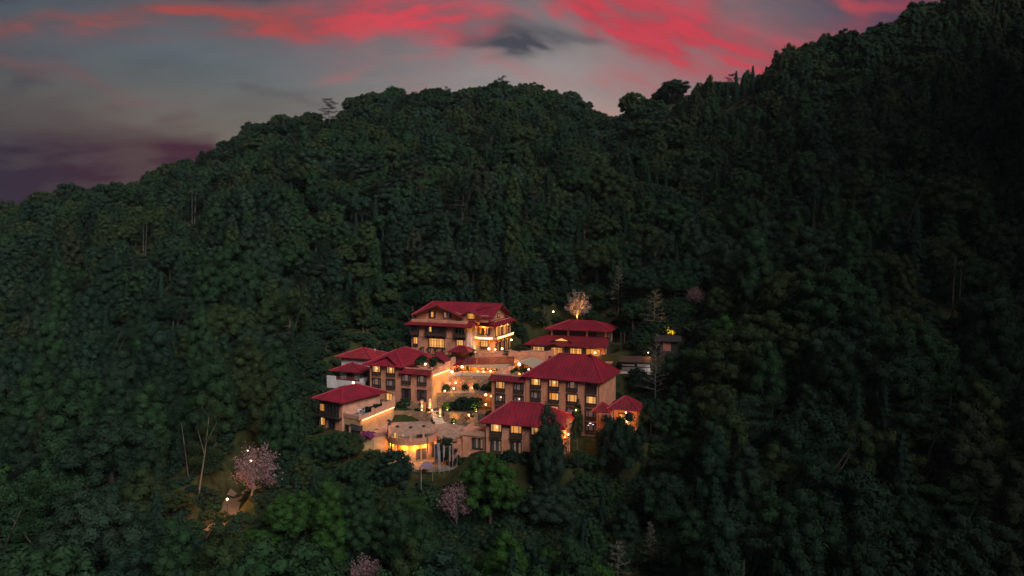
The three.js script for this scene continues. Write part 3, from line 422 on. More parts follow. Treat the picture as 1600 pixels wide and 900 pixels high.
// 6. the main house above
{
  const b = thing('main_house', 'three storey main house at the top with gabled roofs and lit balconies', 'hotel block', [-12.6, 15, -188], -R(22), 'hotel buildings');
  part(b, 'wall', span(-17.5, 0, -3, 9.2, -13, 0), M.salmon); part(b, 'side_wall', span(.02, .1, -.5, 8, -4.4, -.05), M.grey);
  part(b, 'east_wing_wall', span(0, 6.5, -3, 9, -16.6, -4.5), M.ochre); part(b, 'upper_wall', merge([span(-16.7, 5.9, 9, 10.9, -13.2, -1.6), gable([[-16.4, 10.9], [-1.9, 10.9], [-9.2, 13.0]], -1.8, .2), gable([[-2.6, 10.9], [4, 10.9], [.7, 11.7]], -1.75, .16)]), M.salmon);
  const eg = new THREE.Shape([new THREE.Vector2(2.4, 10.9), new THREE.Vector2(13, 10.9), new THREE.Vector2(7.6, 13.3)]), egg = new THREE.ExtrudeGeometry(eg, { depth: .2, bevelEnabled: false }); egg.rotateY(Math.PI / 2).translate(5.72, 0, 0); part(b, 'east_gable', egg, M.ochre);
  // roofs
  const y0 = 10.25, ry = 13.7, A = V(-17.9, y0, -.7), B = V(7.6, y0, -.7), P = V(-14.6, ry, -7.6), Q = V(7.6, ry, -7.6), C = V(7.6, y0, -14.6), D = V(-17.9, y0, -14.6);
  const g1 = [[V(-9.2, 13.45, .15), V(-17.4, y0 + .06, .15), V(-17.4, y0 + .06, -.8), V(-9.2, 13.45, -7.2)], [V(-9.2, 13.45, .15), V(-9.2, 13.45, -7.2), V(-1, y0 + .06, -.8), V(-1, y0 + .06, .15)]];
  const g2 = [[V(.7, 12.1, -.2), V(-3.2, 10.42, -.2), V(-3.2, 10.42, -1), V(.7, 12.1, -4.4)], [V(.7, 12.1, -.2), V(.7, 12.1, -4.4), V(4.6, 10.42, -1), V(4.6, 10.42, -.2)]];
  const G1 = V(-9.2, 13.5, -7.2), G2 = V(.7, 12.1, -4.4), Mv = V(-2, 10.64, -1.48); roofOn(b, [[A, G1, P], [G1, Mv, Q, P], [Mv, G2, Q], [G2, V(4.6, 10.42, -1.04), B, Q], [C, D, P, Q], [D, A, P], ...g1, ...g2], M.roof, { caps: [[P, Q], [A, P], [D, P], [V(-9.2, 13.45, .15), V(-9.2, 13.45, -7)], [V(.7, 12.1, -.2), V(.7, 12.1, -4.2)]] });
  part(b, 'gable_trim', merge([rod(V(-9.2, 13.28, .12), V(-17.3, y0 - .08, .12), .12, .12, 4), rod(V(-9.2, 13.28, .12), V(-1.1, y0 - .08, .12), .12, .12, 4), rod(V(.7, 11.95, -.22), V(-3.1, 10.3, -.22), .1, .1, 4), rod(V(.7, 11.95, -.22), V(4.5, 10.3, -.22), .1, .1, 4), rod(V(7.55, 13.55, -7.6), V(7.55, y0, -.9), .12, .12, 4), rod(V(7.55, 13.55, -7.6), V(7.55, y0, -14.4), .12, .12, 4)]), M.woodBrown);
  roofOn(b, [[V(-19.2, 7.75, 1.5), V(2.2, 7.75, 1.5), V(1.6, 9.3, -1.7), V(-17, 9.3, -1.7)], [V(-19.2, 7.75, -13.5), V(-19.2, 7.75, 1.5), V(-17, 9.3, -1.7), V(-17, 9.3, -12.5)], [V(2.2, 7.75, 1.5), V(2.2, 7.75, -3.4), V(1.6, 9.3, -1.9)], [V(2.25, 7.8, -3.2), V(7.2, 7.8, -3.2), V(6, 9.35, -5.6), V(2.25, 9.35, -5.6)]], M.roofDark, { name: 'skirt_roof' });
  roofOn(b, [[V(8, 8.05, -3.4), V(8, 8.05, -18), V(4.6, 9.9, -16.6), V(4.6, 9.9, -5.2)], [V(8, 8.05, -3.4), V(4.6, 9.9, -5.2), V(3, 8.3, -3.4)]], M.roofDark, { name: 'east_roof' });
  // fronts
  const bay = (x, w, mats, cols) => { const f = win(b, x, 4.75, 0, 0, { w, h: 2.8, apron: .95, depth: 1.0, bar: .15, cols, mats, frame: M.wood }); part(f, 'brackets', merge([-1, -.33, .33, 1].map((k) => span(k * (w / 2 - .3) - .1, k * (w / 2 - .3) + .1, -.6, -.04, 0, .6))), M.wood); };
  bay(-16.2, 2.5, [M.glassDark, M.glassDim], [.5, .5]); bay(-9.3, 6.1, [M.glassDim, GL.bright, M.glassDim, M.rose, M.glassDim, M.glassDark, M.glassDark], [.1, .2, .12, .2, .08, .2, .1]); bay(-1.7, 3.3, [M.glassDark, M.glassDark, M.glassDim], [.35, .35, .3]);
  win(b, -9.3, 1.45, 0, 0, { w: 4.9, h: 2.7, bar: .12, cols: [.13, .185, .185, .185, .185, .13], rows: [.22, .56, .22], mats: [GL.warm, GL.bright, GL.bright, GL.warm, GL.bright, GL.warm], frame: M.woodBrown });
  win(b, -2, 1.9, 0, 0, { w: 2.2, h: 2.2, bar: .11, cols: [.33, .34, .33], rows: [.7, .3], mats: [GL.warm, GL.bright, GL.bright], frame: M.woodBrown });
  win(b, -16.1, 1.5, 0, 0, { w: 1.5, h: 2.7, apron: .6, bar: .11, cols: [.5, .5], rows: [1], mats: [GL.warm, GL.bright], frame: M.wood });
  part(b, 'string_course', span(-17.56, .06, 4.2, 4.36, -.2, .09), M.rose);
  [-13.9, -11.6, -9.3, -7].forEach((x) => win(b, x, .1, 0, 0, { w: .75, h: .95, bar: .08, cols: [1], mats: [GL.dusky], frame: M.wood, hood: .4 }));
  win(b, -11.5, 9.75, -1.6, 0, { w: 2.1, h: 1.75, bar: .1, cols: [.27, .46, .27], mats: [M.glassDim, GL.warm, M.glassDim] });
  win(b, -6.6, 9.75, -1.6, 0, { w: 2.3, h: 1.75, bar: .1, cols: [.24, .26, .26, .24], mats: [GL.pale, M.tableTop, M.tableTop, M.glassDim] });
  win(b, .7, 9.75, -1.6, 0, { w: 2.4, h: 1.7, bar: .09, cols: [.2, .2, .2, .2, .2], mats: [GL.amber, GL.warm, GL.bright, GL.warm, GL.amber], frame: M.woodBrown });
  [-5.2, -8.4].forEach((z) => win(b, 5.9, 9.8, z, 1, { w: 1.3, h: 1.2, bar: .08, cols: [.5, .5], mats: [GL.bright, GL.warm] }));
  part(b, 'pillar', span(.2, 1.0, -1, 7.7, -4.48, -3.7), M.cream);
  win(b, 2.6, 5.3, -4.5, 0, { w: 1.5, h: 1.8, cols: [.5, .5], mats: [GL.amber, M.glassDark], bar: .1, frame: M.woodBrown }); win(b, 4.6, 5.3, -4.5, 0, { w: 1.2, h: 1.8, cols: [.5, .5], mats: [GL.pale, M.glassDim], bar: .1, frame: M.woodBrown });
  const bal = part(b, 'balcony', merge([span(1.1, 6.45, 4.0, 4.3, -4.48, -3.2), span(1.15, 6.4, 4.3, 4.75, -3.32, -3.22), span(6.52, 7.5, 4.0, 4.3, -16.4, -4.2), span(7.4, 7.5, 4.3, 4.75, -16.4, -4.2)]), M.cream);
  win(b, 3.4, 1.2, -4.5, 0, { w: 2.4, h: 2.5, bar: .12, cols: [.34, .33, .33], rows: [.7, .3], apron: .5, mats: [GL.warm, GL.bright, GL.bright], frame: M.woodBrown });
  [-6, -8.6, -11.2, -13.8].forEach((z, i) => win(b, 6.5, 4.6, z, 1, { w: 2.3, h: 2.9, bar: .12, cols: [.5, .5], rows: [1], mats: [[GL.bright, GL.warm], [GL.warm, M.glassDim], [GL.pale, GL.bright], [GL.amber, M.glassDim]][i], frame: M.woodBrown }));
  part(b, 'porch_posts', merge([-4.6, -7.4, -10.2, -13, -15.8].flatMap((z) => [span(7.1, 7.35, -.5, 4, z - .14, z + .14), slab([V(7.15, 3.2, z), V(7.3, 3.2, z), V(7.3, 4, z + .9), V(7.15, 4, z + .9)], .2)])), M.wood);
  [-6.2, -9, -12].forEach((z, i) => win(b, 6.5, .1, z, 1, { name: 'door', w: 2, h: 2.7, bar: .14, cols: [.5, .5], mats: [GL.warm, GL.amber], frame: M.woodBrown }));
}
// 7. the restaurant house on the right
{
  const b = thing('restaurant_house', 'two tier restaurant house with a dark glazed upper floor above lit dining windows', 'restaurant', [26, 13.3, -190.5], -R(18), 'hotel buildings');
  part(b, 'wall', span(-22, 0, -3, 3.45, -9, 0), M.salmon); part(b, 'upper_wall', merge([span(-16.6, 0, 3.5, 5.0, -13.2, -4), span(-16.6, -.0, 4.6, 7.8, -13.2, -12.9), span(-16.6, -16.3, 5, 7.8, -12.9, -4), span(-.3, 0, 5, 7.8, -12.9, -4), span(-16.3, -.3, 7.3, 7.8, -4.3, -4.02)]), M.salmon);
  part(b, 'glazing_posts', merge([-16.35, -11.4, -5.9, -.4].map((x) => span(x - .2, x + .2, 5, 7.3, -4.12, -3.88))), M.salmonPale);
  [[-13.9, 4.3], [-8.65, 4.9], [-3.15, 4.9]].forEach(([x, w], i) => win(b, x, 5.02, -4.3, 0, { w, h: 2.25, bar: .08, cols: [.5, .5], mats: [M.glassDark, i === 2 ? M.glassDim : M.glassDark], depth: .14 }));
  const h = hip(-18, 1.5, -14.4, -2.5, 7.55, -12.2, -4.6, 9.7); roofOn(b, h.faces, M.roof, { caps: h.caps });
  const e = [V(-23.6, 3.3, 1.2), V(1.2, 3.3, 1.2), V(.4, 5.7, -3.9), V(-18, 5.7, -3.9)]; roofOn(b, [e, [V(-23.6, 3.3, -9), V(-23.6, 3.3, 1.2), V(-18, 5.7, -3.9), V(-18, 5.7, -8)]], M.roofDark, { name: 'skirt_roof' });
  roofOn(b, [[V(-12.6, 5.6, -.6), V(-16, 4.35, .1), V(-15.6, 4.6, -1.4), V(-12.6, 5.75, -3.4)], [V(-12.6, 5.6, -.6), V(-12.6, 5.75, -3.4), V(-9.4, 4.6, -1.4), V(-9.2, 4.35, .1)]], M.roofDark, { name: 'dormer_roof', step: 9 });
  part(b, 'dormer_light', gable([[-14.6, 4.55], [-10.6, 4.55], [-12.6, 5.3]], -.75, .12), GL.bright);
  part(b, 'lower_dormer', merge([slab([V(-14.4, 4.0, 1.9), V(-17.4, 3.1, 2.0), V(-17.4, 3.1, .6), V(-14.4, 4.1, -.2)], .1), slab([V(-14.4, 4.0, 1.9), V(-14.4, 4.1, -.2), V(-11.4, 3.1, .6), V(-11.4, 3.1, 2.0)], .1)]), M.roofDark);
  [-19.2, -13.8, -8.2].forEach((x, i) => win(b, x, .2, 0, 0, { w: 3.5, h: 2.6, bar: .12, cols: [.2, .2, .2, .2, .2], rows: [.8, .2], mats: [[GL.warm, GL.amber, GL.bright, GL.amber, GL.warm], [GL.amber, GL.bright, GL.amber, GL.warm, GL.amber], [GL.warm, GL.bright, GL.amber, GL.bright, GL.warm]][i], frame: M.woodBrown }));
  part(b, 'pillar', merge([-21.8, -17, -16.2, -11.2, -10.6, -5.8].map((x, i) => span(x - .3, x + .3, -.2, 3, .02, .3))), M.wood);
  win(b, -3.2, .3, 0, 0, { w: 4.2, h: 2.5, bar: .1, cols: [.33, .34, .33], mats: [GL.amber, GL.warm, GL.amber], frame: M.woodBrown });
  part(b, 'stair_tower', merge([span(.6, 1.2, -2, 7.2, -3.4, -2.8), span(3.4, 3.8, -2, 6.8, -6.4, -6), span(.6, 3.6, 3.8, 4.0, -6.2, -3)]), M.wood); part(b, 'side_wall', span(.02, .1, -.5, 3.4, -8.8, -.1), M.ochre);
  win(b, .1, .3, -5.6, 1, { w: 3.4, h: 2.6, bar: .1, cols: [.33, .34, .33], rows: [.75, .25], mats: [GL.amber, GL.warm, GL.amber], frame: M.woodBrown });
  part(b, 'white_post', merge([span(4.6, 4.8, 3.5, 7, -6, -5.8), span(5.8, 6, 3, 6.4, -8, -7.8)]), M.woodBrown);
}
// 8. the small pavilion on the right
{
  const b = thing('small_pavilion', 'small open pavilion with two red tent roofs lit from under its eaves', 'pavilion', [24.8, 4.9, -147.5], -R(20), 'hotel buildings');
  part(b, 'posts', merge([[-3, 1.6], [3, 1.6], [-3, -2.6], [3, -2.6]].map(([x, z]) => span(x - .12, x + .12, -5, 4.9, z - .12, z + .12))), M.woodBrown);
  const h = hip(-3.6, 3.6, -3.6, 2.6, 4.9, -.3, .3, 7.2); roofOn(b, h.faces, M.roofDark, { caps: h.caps });
  const k = hip(-6.9, -2.6, -.6, 3.1, 4.1, -4.8, -4.7, 5.9); roofOn(b, k.faces, M.roofDark, { name: 'porch_roof', caps: k.caps });
  part(b, 'ceiling', span(-3.1, 3.1, 4.55, 4.68, -2.7, 1.7), M.ochre); part(b, 'back_wall', span(-3.0, 3.0, -3, 4.5, -2.7, -2.45), M.salmonPale); part(b, 'floor_slab', span(-3.4, 3.4, -5, .1, -2.8, 2.2), M.step);
  win(b, -.6, .3, -2.45, 0, { w: 2.6, h: 2.7, bar: .12, cols: [.33, .34, .33], mats: [GL.warm, GL.bright, GL.bright], frame: M.woodBrown });
}
// 9. the dark garden hut
{
  const b = thing('garden_hut', 'small dark hut with a flat roof and a dull red door panel among the trees', 'hut', [45.5, 14.5, -196], -R(8));
  { const Z = settle(1045, 558), p = at(1045, 558, Z); b.position.set(p.x, groundY(p.x, p.z - 1), p.z); }
  part(b, 'wall', span(-2.4, 2.4, -2, 3, -3, 0), M.wood); part(b, 'door', span(-1.6, .5, .1, 2.5, .01, .12), M.rose); part(b, 'roof', merge([slab([V(-3.2, 2.9, 1), V(3.4, 2.9, 1), V(3.4, 4.2, -2), V(-3.2, 4.2, -2)], .15), slab([V(-3.2, 4.2, -2), V(3.4, 4.2, -2), V(3.4, 3.2, -4.2), V(-3.2, 3.2, -4.2)], .15)]), M.wood);
}
// 10. the open shelter with white light
{
  const b = thing('service_shelter', 'open service shelter with cold white light under a thin dark red roof', 'shelter', [33, 11.4, -180.5], -R(14));
  part(b, 'roof', slab([V(-4.2, 3.1, 2), V(4.2, 3.1, 2), V(4.2, 3.9, -3), V(-4.2, 3.9, -3)], .14), M.woodBrown); part(b, 'posts', merge([-4, 0, 4].flatMap((x) => [span(x - .08, x + .08, -2, 3, 1.5, 1.66), span(x - .08, x + .08, -2, 3.6, -2.6, -2.44)])), M.wood); part(b, 'floor_slab', span(-4.6, 4.6, -2.5, .05, -3, 2), M.step);
  part(b, 'shelves', merge([span(-3.8, 3.8, .1, .9, -2.4, -1.7), span(-3.8, -.5, 1.3, 1.7, -2.4, -1.9), span(.3, 3.6, 1.2, 1.9, -2.4, -1.9)]), M.tableTop); for (const x of [-2.4, .2, 2.6]) part(b, 'tube_light', span(x - .8, x + .8, 2.75, 2.87, -.3, -.14), COOL);
  const l = new THREE.RectAreaLight(0xdde6ff, 1.5, 5, .4); l.position.set(.2, 2.7, -.2); l.rotation.x = -Math.PI / 2; b.add(l);
}
// ───────────────────────── courts, terraces and garden walls ─────────────────────────
const arc = (cx, cz, r, a0, a1, n) => Array.from({ length: n + 1 }, (_, i) => { const a = R(lerp(a0, a1, i / n)); return [cx + r * Math.cos(a), cz + r * Math.sin(a)]; });
function rough(pts, y0, y1, t, seed, cap = true) {            // a rubble wall: each face uneven
  const r = rngOf(seed), l = []; for (let i = 0; i < pts.length - 1; i++) { const a = pts[i], b = pts[i + 1], L = Math.hypot(b[0] - a[0], b[1] - a[1]), g = new THREE.BoxGeometry(L + t * .4, y1 - y0, t, Math.max(2, Math.round(L / .45)), Math.max(2, Math.round((y1 - y0) / .4)), 1), p = g.attributes.position, uv = g.attributes.uv; for (let k = 0; k < p.count; k++) { const kx = p.getX(k), ky = p.getY(k), kz = p.getZ(k); const n = vnoise((kx + i * 7 + seed) * 1.9, ky * 2.3 + seed) - .5; p.setZ(k, kz + n * .3 * Math.sign(kz)); p.setY(k, ky + (ky > (y1 - y0) * .49 ? (vnoise(kx * 1.3 + i * 3 + seed, 4) - .5) * .3 : 0)); uv.setXY(k, kx + i * 3, ky); } g.computeVertexNormals(); g.rotateY(-Math.atan2(b[1] - a[1], b[0] - a[0])); l.push(g.translate((a[0] + b[0]) / 2, (y0 + y1) / 2, (a[1] + b[1]) / 2)); } return merge(l);
}
struct('plaza', platform([[-34, -152], [-28.2, -153.3], [-22.6, -153.3], [-16.9, -152.6], [-15.5, -149.4], [-10.6, -146.9], [-5, -149], [-3.5, -157.5], [-10.6, -160], [-15.5, -163.4], [-19, -164.8], [-25.2, -166.4], [-29.6, -166]], 1.2, 2.2), M.pave);
struct('garden_court', platform([[-18.5, -171.2], [-5, -171.2], [-3.2, -177.4], [-18, -177.4]], 5, 7.6), M.paveGrey);
struct('planting_bed', platform([[-20.5, -166.5], [-16, -164.7], [-8, -163.2], [-5, -165], [-4.6, -171.3], [-19, -171.3]], 1, 4.3), M.soil);
struct('upper_forecourt', platform([[-17, -187.6], [-9, -186.4], [9, -187.5], [12, -193], [8, -202], [-4, -204], [-12, -189]], 9, 14.9), M.pave);
struct('lower_yard', platform([[-30, -150.5], [-27, -145.5], [-20, -143], [-13, -144], [-9.5, -147], [-12, -151], [-17, -153], [-28, -153]], -5, -2.6), M.paveGrey);
{ // the rounded terrace
  const b = thing('round_terrace', 'rounded terrace with dark capped pillars above a glowing orange ground floor', 'terrace', [-22.6, -2.6, -153], 0);
  const A = (r, a0 = 180, a1 = 0, n = 20) => arc(0, 0, r, a0, a1, n).map(([x, z]) => [x, z]);
  part(b, 'floor_slab', platform([...A(5.75), [5.75, -.4], [-5.75, -.4]], 3.9, 4.79), M.salmon);
  part(b, 'paving', platform([...A(5.5), [5.5, -.5], [-5.5, -.5]], 4.794, 4.83), M.pave);
  part(b, 'parapet', ring(A(5.66), 4.6, 5.45, .22), M.salmon);
  const rail = []; for (const h of [5.95, 5.7]) { const pts = A(5.66, 180, 0, 24); for (let i = 0; i < 24; i++) rail.push(rod(V(pts[i][0], h, pts[i][1]), V(pts[i + 1][0], h, pts[i + 1][1]), .04, .04, 5)); } part(b, 'railing', merge(rail), M.iron);
  [[-5.5, -.3], [-4.75, 2.9], [-4.9, .9], [-2.6, 4.95], [.4, 5.6], [3.1, 4.65], [5.0, 1.9]].forEach(([x, z]) => { const p = part(b, 'pillar', span(x - .21, x + .21, 4.8, 7.95, z - .21, z + .21), M.salmonPale); part(p, 'pillar_cap', merge([span(x - .36, x + .36, 7.95, 8.08, z - .36, z + .36), span(x - .25, x + .25, 8.08, 8.22, z - .25, z + .25)]), M.wood); });
  part(b, 'wall', ring(A(4.5, 180, 0, 18), -.8, 3.9, .3), M.ochre);
  [[-4.9, 2.5], [-3.2, 4.5], [5.3, 1.4]].forEach(([x, z]) => part(b, 'column', span(x - .28, x + .28, -.8, 3.9, z - .28, z + .28), M.ochre));
  [-4.2, -1.6].forEach((x) => { const s = new THREE.Shape(); s.moveTo(-.7, 0); s.lineTo(.7, 0); s.lineTo(.7, 1.7); s.absarc(0, 1.7, .7, 0, Math.PI); const g = new THREE.ExtrudeGeometry(s, { depth: .08, bevelEnabled: false }); g.translate(0, .1, 4.62); g.rotateY(R(x < -3 ? -52 : -14)); part(b, 'arched_window', g, GL.bright); });
  [23, 40].forEach((a) => win(b, Math.sin(R(a)) * 4.64, .5, Math.cos(R(a)) * 4.64, 0, { name: 'door', w: .95, h: 2.3, bar: .08, cols: [.5, .5], rows: [1], mats: [M.glassDim], frame: M.woodBrown, depth: .14 }).rotation.y = R(a));
  for (const [x, z] of [[-4.6, 2.3], [-1.3, 5.0], [1.3, 5.0], [3.6, 3.7]]) { const c = part(b, 'ceiling_light', new THREE.CylinderGeometry(.12, .12, .08, 12).translate(x, 3.85, z), LAMPM); const l = new THREE.PointLight(0xffa836, 42); l.position.set(x, 3.3, z); l.shadow.radius = 14; l.castShadow = true; b.add(l); }
}
{ // the lit terrace of the side lodge
  const b = thing('lodge_terrace', 'stepped salmon terrace wall with a bright light strip under its coping', 'terrace', [-34.2, 1, -151.8], 0);
  const poly = [[-39.3, -155.2], [-34.2, -151.8], [-28.9, -165.2], [-33.4, -167]].map(([x, z]) => [x + 34.2, z + 151.8]);
  part(b, 'wall', platform(poly, -3, 4.9), M.ochre); part(b, 'paving', platform(poly.map(([x, z]) => [x * .97 - .1, z * .98 - .12]), 4.904, 4.96), M.paveGrey);
  part(b, 'parapet', merge([ring([[-5.1, -3.4], [0, 0]], 4.9, 5.8, .26), ring([[0, 0], [1.9, -4.8]], 4.9, 5.75, .28), ring([[1.9, -4.8], [3.6, -9.1]], 4.9, 6.15, .28), ring([[3.6, -9.1], [5.3, -13.4]], 4.9, 6.65, .28), span(-.32, .32, 4.9, 6.3, -.32, .32), span(1.6, 2.2, 4.9, 6.55, -5.1, -4.5), span(3.3, 3.9, 4.9, 7.0, -9.4, -8.8), span(5, 5.6, 4.9, 7.4, -13.7, -13.1)]), M.salmonPale);
  const n = V(.93, 0, .37); for (const [a, c] of [[[.22, -.5], [1.95, -4.75]], [[2.1, -5.2], [5.25, -13]]]) { const mx = (a[0] + c[0]) / 2, mz = (a[1] + c[1]) / 2, L = Math.hypot(c[0] - a[0], c[1] - a[1]), g = new THREE.BoxGeometry(.12, .12, L); const ang = Math.atan2(c[0] - a[0], c[1] - a[1]); g.rotateY(ang); g.translate(mx + n.x * .22, 4.72, mz + n.z * .22); part(b, 'light_strip', g, STRIPM); const l = new THREE.RectAreaLight(0xff9a3a, 20, L, .25); l.position.set(mx + n.x * .42, 4.62, mz + n.z * .42); l.lookAt(l.position.clone().add(V(-.25, -1, -.1))); b.add(l); }
  win(b, -3.0, 1.0, -1.9, 0, { name: 'door', w: 1.9, h: 2.3, cols: [.5, .5], mats: [M.glassDark, GL.dusky], bar: .1 }).rotation.y = -R(33);
  part(b, 'awning', slab([V(-1.9, 3.0, 1.1), V(.9, 2.7, 1.7), V(.5, 3.6, -.05), V(-2.6, 3.7, -1.55)], .06), M.iron);
}
const wallThing = (name, label, geo, mat, pos) => { const o = thing(name, label, 'wall', pos); part(o, 'wall', geo.translate(-pos[0], -pos[1], -pos[2]), mat); return o; };
wallThing('stone_wall', 'curved rubble wall along the back edge of the plaza', rough([[-29.2, -165.8], [-26.8, -166.2], [-24.2, -165.9], [-21.8, -165.2], [-19.9, -164.4]], 1.4, 4.5, .7, 1), M.stone, [-25, 2.2, -166]);
wallThing('stone_wall', 'rubble wall with a yellow lit plant in front beside the garden stair', rough([[-16.2, -163.7], [-13.6, -163.2], [-11, -162.4], [-8.4, -162.2]], 1.4, 4.9, .7, 2), M.stone, [-12, 2.2, -163]);
wallThing('stone_wall', 'low rubble wall at the plaza corner behind the front lodge', rough([[-10.4, -159.8], [-7.6, -158.9], [-5.4, -158.4], [-4.4, -156.4]], 1.4, 3.6, .8, 3), M.stone, [-7, 2.2, -158.7]);
wallThing('stone_wall', 'tall stone wall with a lit niche below the restaurant terrace', rough([[-17.6, -177.1], [-13, -176.8], [-8.4, -176.6], [-4.4, -176.9]], 6, 11, .7, 4), M.stone, [-11, 7.6, -177]);
wallThing('stone_wall', 'stone wall under the doors of the garden block', rough([[-36.2, -171.6], [-30, -169.2], [-25.6, -167.6], [-21.6, -166.4]], 1.8, 6.2, .7, 5), M.stone, [-28, 2.6, -168.5]);
wallThing('stone_wall', 'rubble wall holding the planting bed under the dark shrubs', rough([[-18.8, -171.0], [-14, -170.8], [-9, -170.8], [-5, -171.0]], 4.1, 7.9, .5, 6), M.stone, [-12, 4.3, -171]);
wallThing('parapet_wall', 'long salmon parapet with planters in front of the main house', merge([ring([[-17, -187.6], [-9, -186.4], [9, -187.5], [12, -193]], 13.2, 15.75, .3), span(-4.6, -2.6, 15.75, 16.1, -187.3, -186.7), span(2.4, 4.4, 15.75, 16.1, -187.5, -186.9)]), M.salmon, [0, 14.9, -187]);
wallThing('retaining_wall', 'salmon retaining wall under the restaurant house', merge([ring([[2, -188.4], [8, -186.2], [27.4, -187.0], [31, -192]], 6, 13.2, .4)]), M.salmon, [16, 10, -187]);
wallThing('retaining_wall', 'ochre retaining wall between the round terrace and the lodge terrace', ring([[-36.5, -152.6], [-34, -151.4], [-31, -150.9], [-28.2, -152.2]], -5, 2.15, .35), M.ochre, [-31, -3, -151]);
wallThing('parapet_wall', 'low brown parapet running from the round terrace toward the magenta bush', ring([[-28.3, -152.5], [-31, -151.2], [-33.6, -151.6]], 2.2, 3.0, .25), M.rose, [-31, 2.2, -151.4]);
wallThing('retaining_wall', 'salmon wall between the plaza and the lower yard', merge([ring([[-16.7, -152.2], [-15.4, -149.1], [-10.5, -146.7], [-6.8, -148]], -4.5, 2.15, .35)]), M.salmon, [-13, -2, -149]);
{ // garden stair
  const b = thing('garden_stair', 'short stone stair with a thin light line under every step rising from the plaza', 'stair', [-17.2, 2.2, -162.6], R(24));
  for (let i = 0; i < 9; i++) { const s = part(b, 'step', span(-1.5, 1.5, i ? .24 * i - .3 : 0, .24 * (i + 1), -.5 * (i + 1), -.5 * i), M.step); part(s, 'light_line', span(-1.2, 1.2, .24 * (i + 1) - .07, .24 * (i + 1) - .04, -.5 * i + .005, -.5 * i + .02), lit(1, .6, .25, 1.3)); }
  for (const z of [-1, -3]) { const l = new THREE.RectAreaLight(0xffa858, 1.6, 2.6, .3); l.position.set(0, 1.2 - z * .48, z + .8); l.lookAt(l.position.clone().add(V(0, -1, -.3))); l.position.applyMatrix4(new THREE.Matrix4()); b.add(l); }
}
{ // restaurant pavilion and its awnings
  const b = thing('dining_pavilion', 'open dining pavilion with a long dark red roof, cream awning and many small lights', 'pavilion', [-6, 11.2, -180], 0);
  part(b, 'floor_slab', platform([[-11, 3.4], [-6, 2.7], [0, 3.3], [9.5, 3.6], [10.5, -6], [-11.5, -6]], -4, 0), M.step);
  part(b, 'back_wall', merge([span(-11, 8, .004, 3.1, -4.4, -4.1)]), M.ochre);
  roofOn(b, [[V(-11.6, 2.35, .9), V(-3.5, 2.35, .9), V(-3.5, 3.35, -4.8), V(-9.5, 3.35, -4.8)], [V(-3.4, 2.5, .9), V(6.6, 2.95, .9), V(6.6, 3.75, -4.8), V(-3.4, 3.5, -4.8)]], M.roofDark);
  part(b, 'awning', slab([V(-7.5, 2.42, .7), V(6.8, 2.82, .7), V(6.2, 1.85, 3.6), V(-3.0, 2.1, 3.0)], .05), M.canvas);
  part(b, 'posts', merge([-10.4, -8, -5.4, -2.8, 0, 2.6, 5.4].map((x) => span(x - .08, x + .08, .004, 2.3, 1.9, 2.06))), M.woodBrown);
  part(b, 'column', span(-4.2, -3.4, .004, 2.5, -.6, .2), M.ochre);
  part(b, 'parapet', ring([[-10.9, 3.3], [-8.5, 2.9], [-6, 2.65], [-3, 2.85], [.2, 3.3]], .004, .85, .24), M.cream);
  [[-9.2, [GL.amber, GL.warm]], [-6.4, [GL.warm, GL.amber]], [-1.4, [GL.bright, GL.amber]], [1.6, [GL.amber, GL.warm]], [4.8, [GL.warm, GL.bright]]].forEach(([x, mats]) => win(b, x, .05, -4.1, 0, { name: 'door', w: 2.3, h: 2.5, cols: [.25, .25, .25, .25], rows: [.78, .22], mats: [...mats, M.glassDark], bar: .1, frame: M.woodBrown }));
  const f = rngOf(31); for (let i = 0; i < 26; i++) part(b, 'fairy_light', keep('fl', () => new THREE.SphereGeometry(.085, 8, 6)), FAIRY).position.set(-2.5 + i * .36, 1.65 + f() * .55 - Math.abs(((i % 9) - 4) / 4) * -.12, 1.2 + f() * 1.1);
  for (const [x, z] of [[-8, -1.5], [-2, -1], [4, -1.2]]) { part(b, 'ceiling_light', new THREE.CylinderGeometry(.2, .2, .1, 10).translate(x, 2.45, z), LAMPM); const l = new THREE.PointLight(0xffa540, 70); l.position.set(x, 2.2, z); l.shadow.radius = 8; b.add(l); }
  const t = thing('tent_canopy', 'pale canvas tent canopy with a dazzling lamp at its gable peak', 'canopy', [3.2, 11.2, -179], R(-28));
  part(t, 'canvas', merge([slab([V(0, 3.7, 2.6), V(0, 3.7, -6), V(6.2, 1.7, -6), V(6.2, 1.7, 2.6)], .06), slab([V(0, 3.7, 2.6), V(-4.6, 2.2, 2.6), V(-4.6, 2.2, -6), V(0, 3.7, -6)], .06)]), M.canvas);
  part(t, 'posts', merge([[-4.4, 2.4], [6, 2.4], [-4.4, -5.8], [6, -5.8], [0, -5.8]].map(([x, z]) => span(x - .07, x + .07, -1, x ? (x < 0 ? 2.2 : 1.7) : 3.6, z - .07, z + .07))), M.woodBrown);
  part(t, 'back_wall', span(-4.2, 5.6, -1, 2.1, -5.6, -5.4), M.ochre); part(t, 'gable_frame', merge([rod(V(0, 3.62, 2.55), V(6.1, 1.62, 2.55), .07), rod(V(0, 3.62, 2.55), V(-4.5, 2.12, 2.55), .07)]), M.woodBrown);
  part(t, 'lamp', new THREE.SphereGeometry(.38, 14, 10).translate(0, 3.05, 2.75), lit(1, .78, .46, 9)); const l = new THREE.PointLight(0xffa848, 190); l.position.set(0, 3.05, 2.75); l.shadow.radius = 18; t.add(l);
}
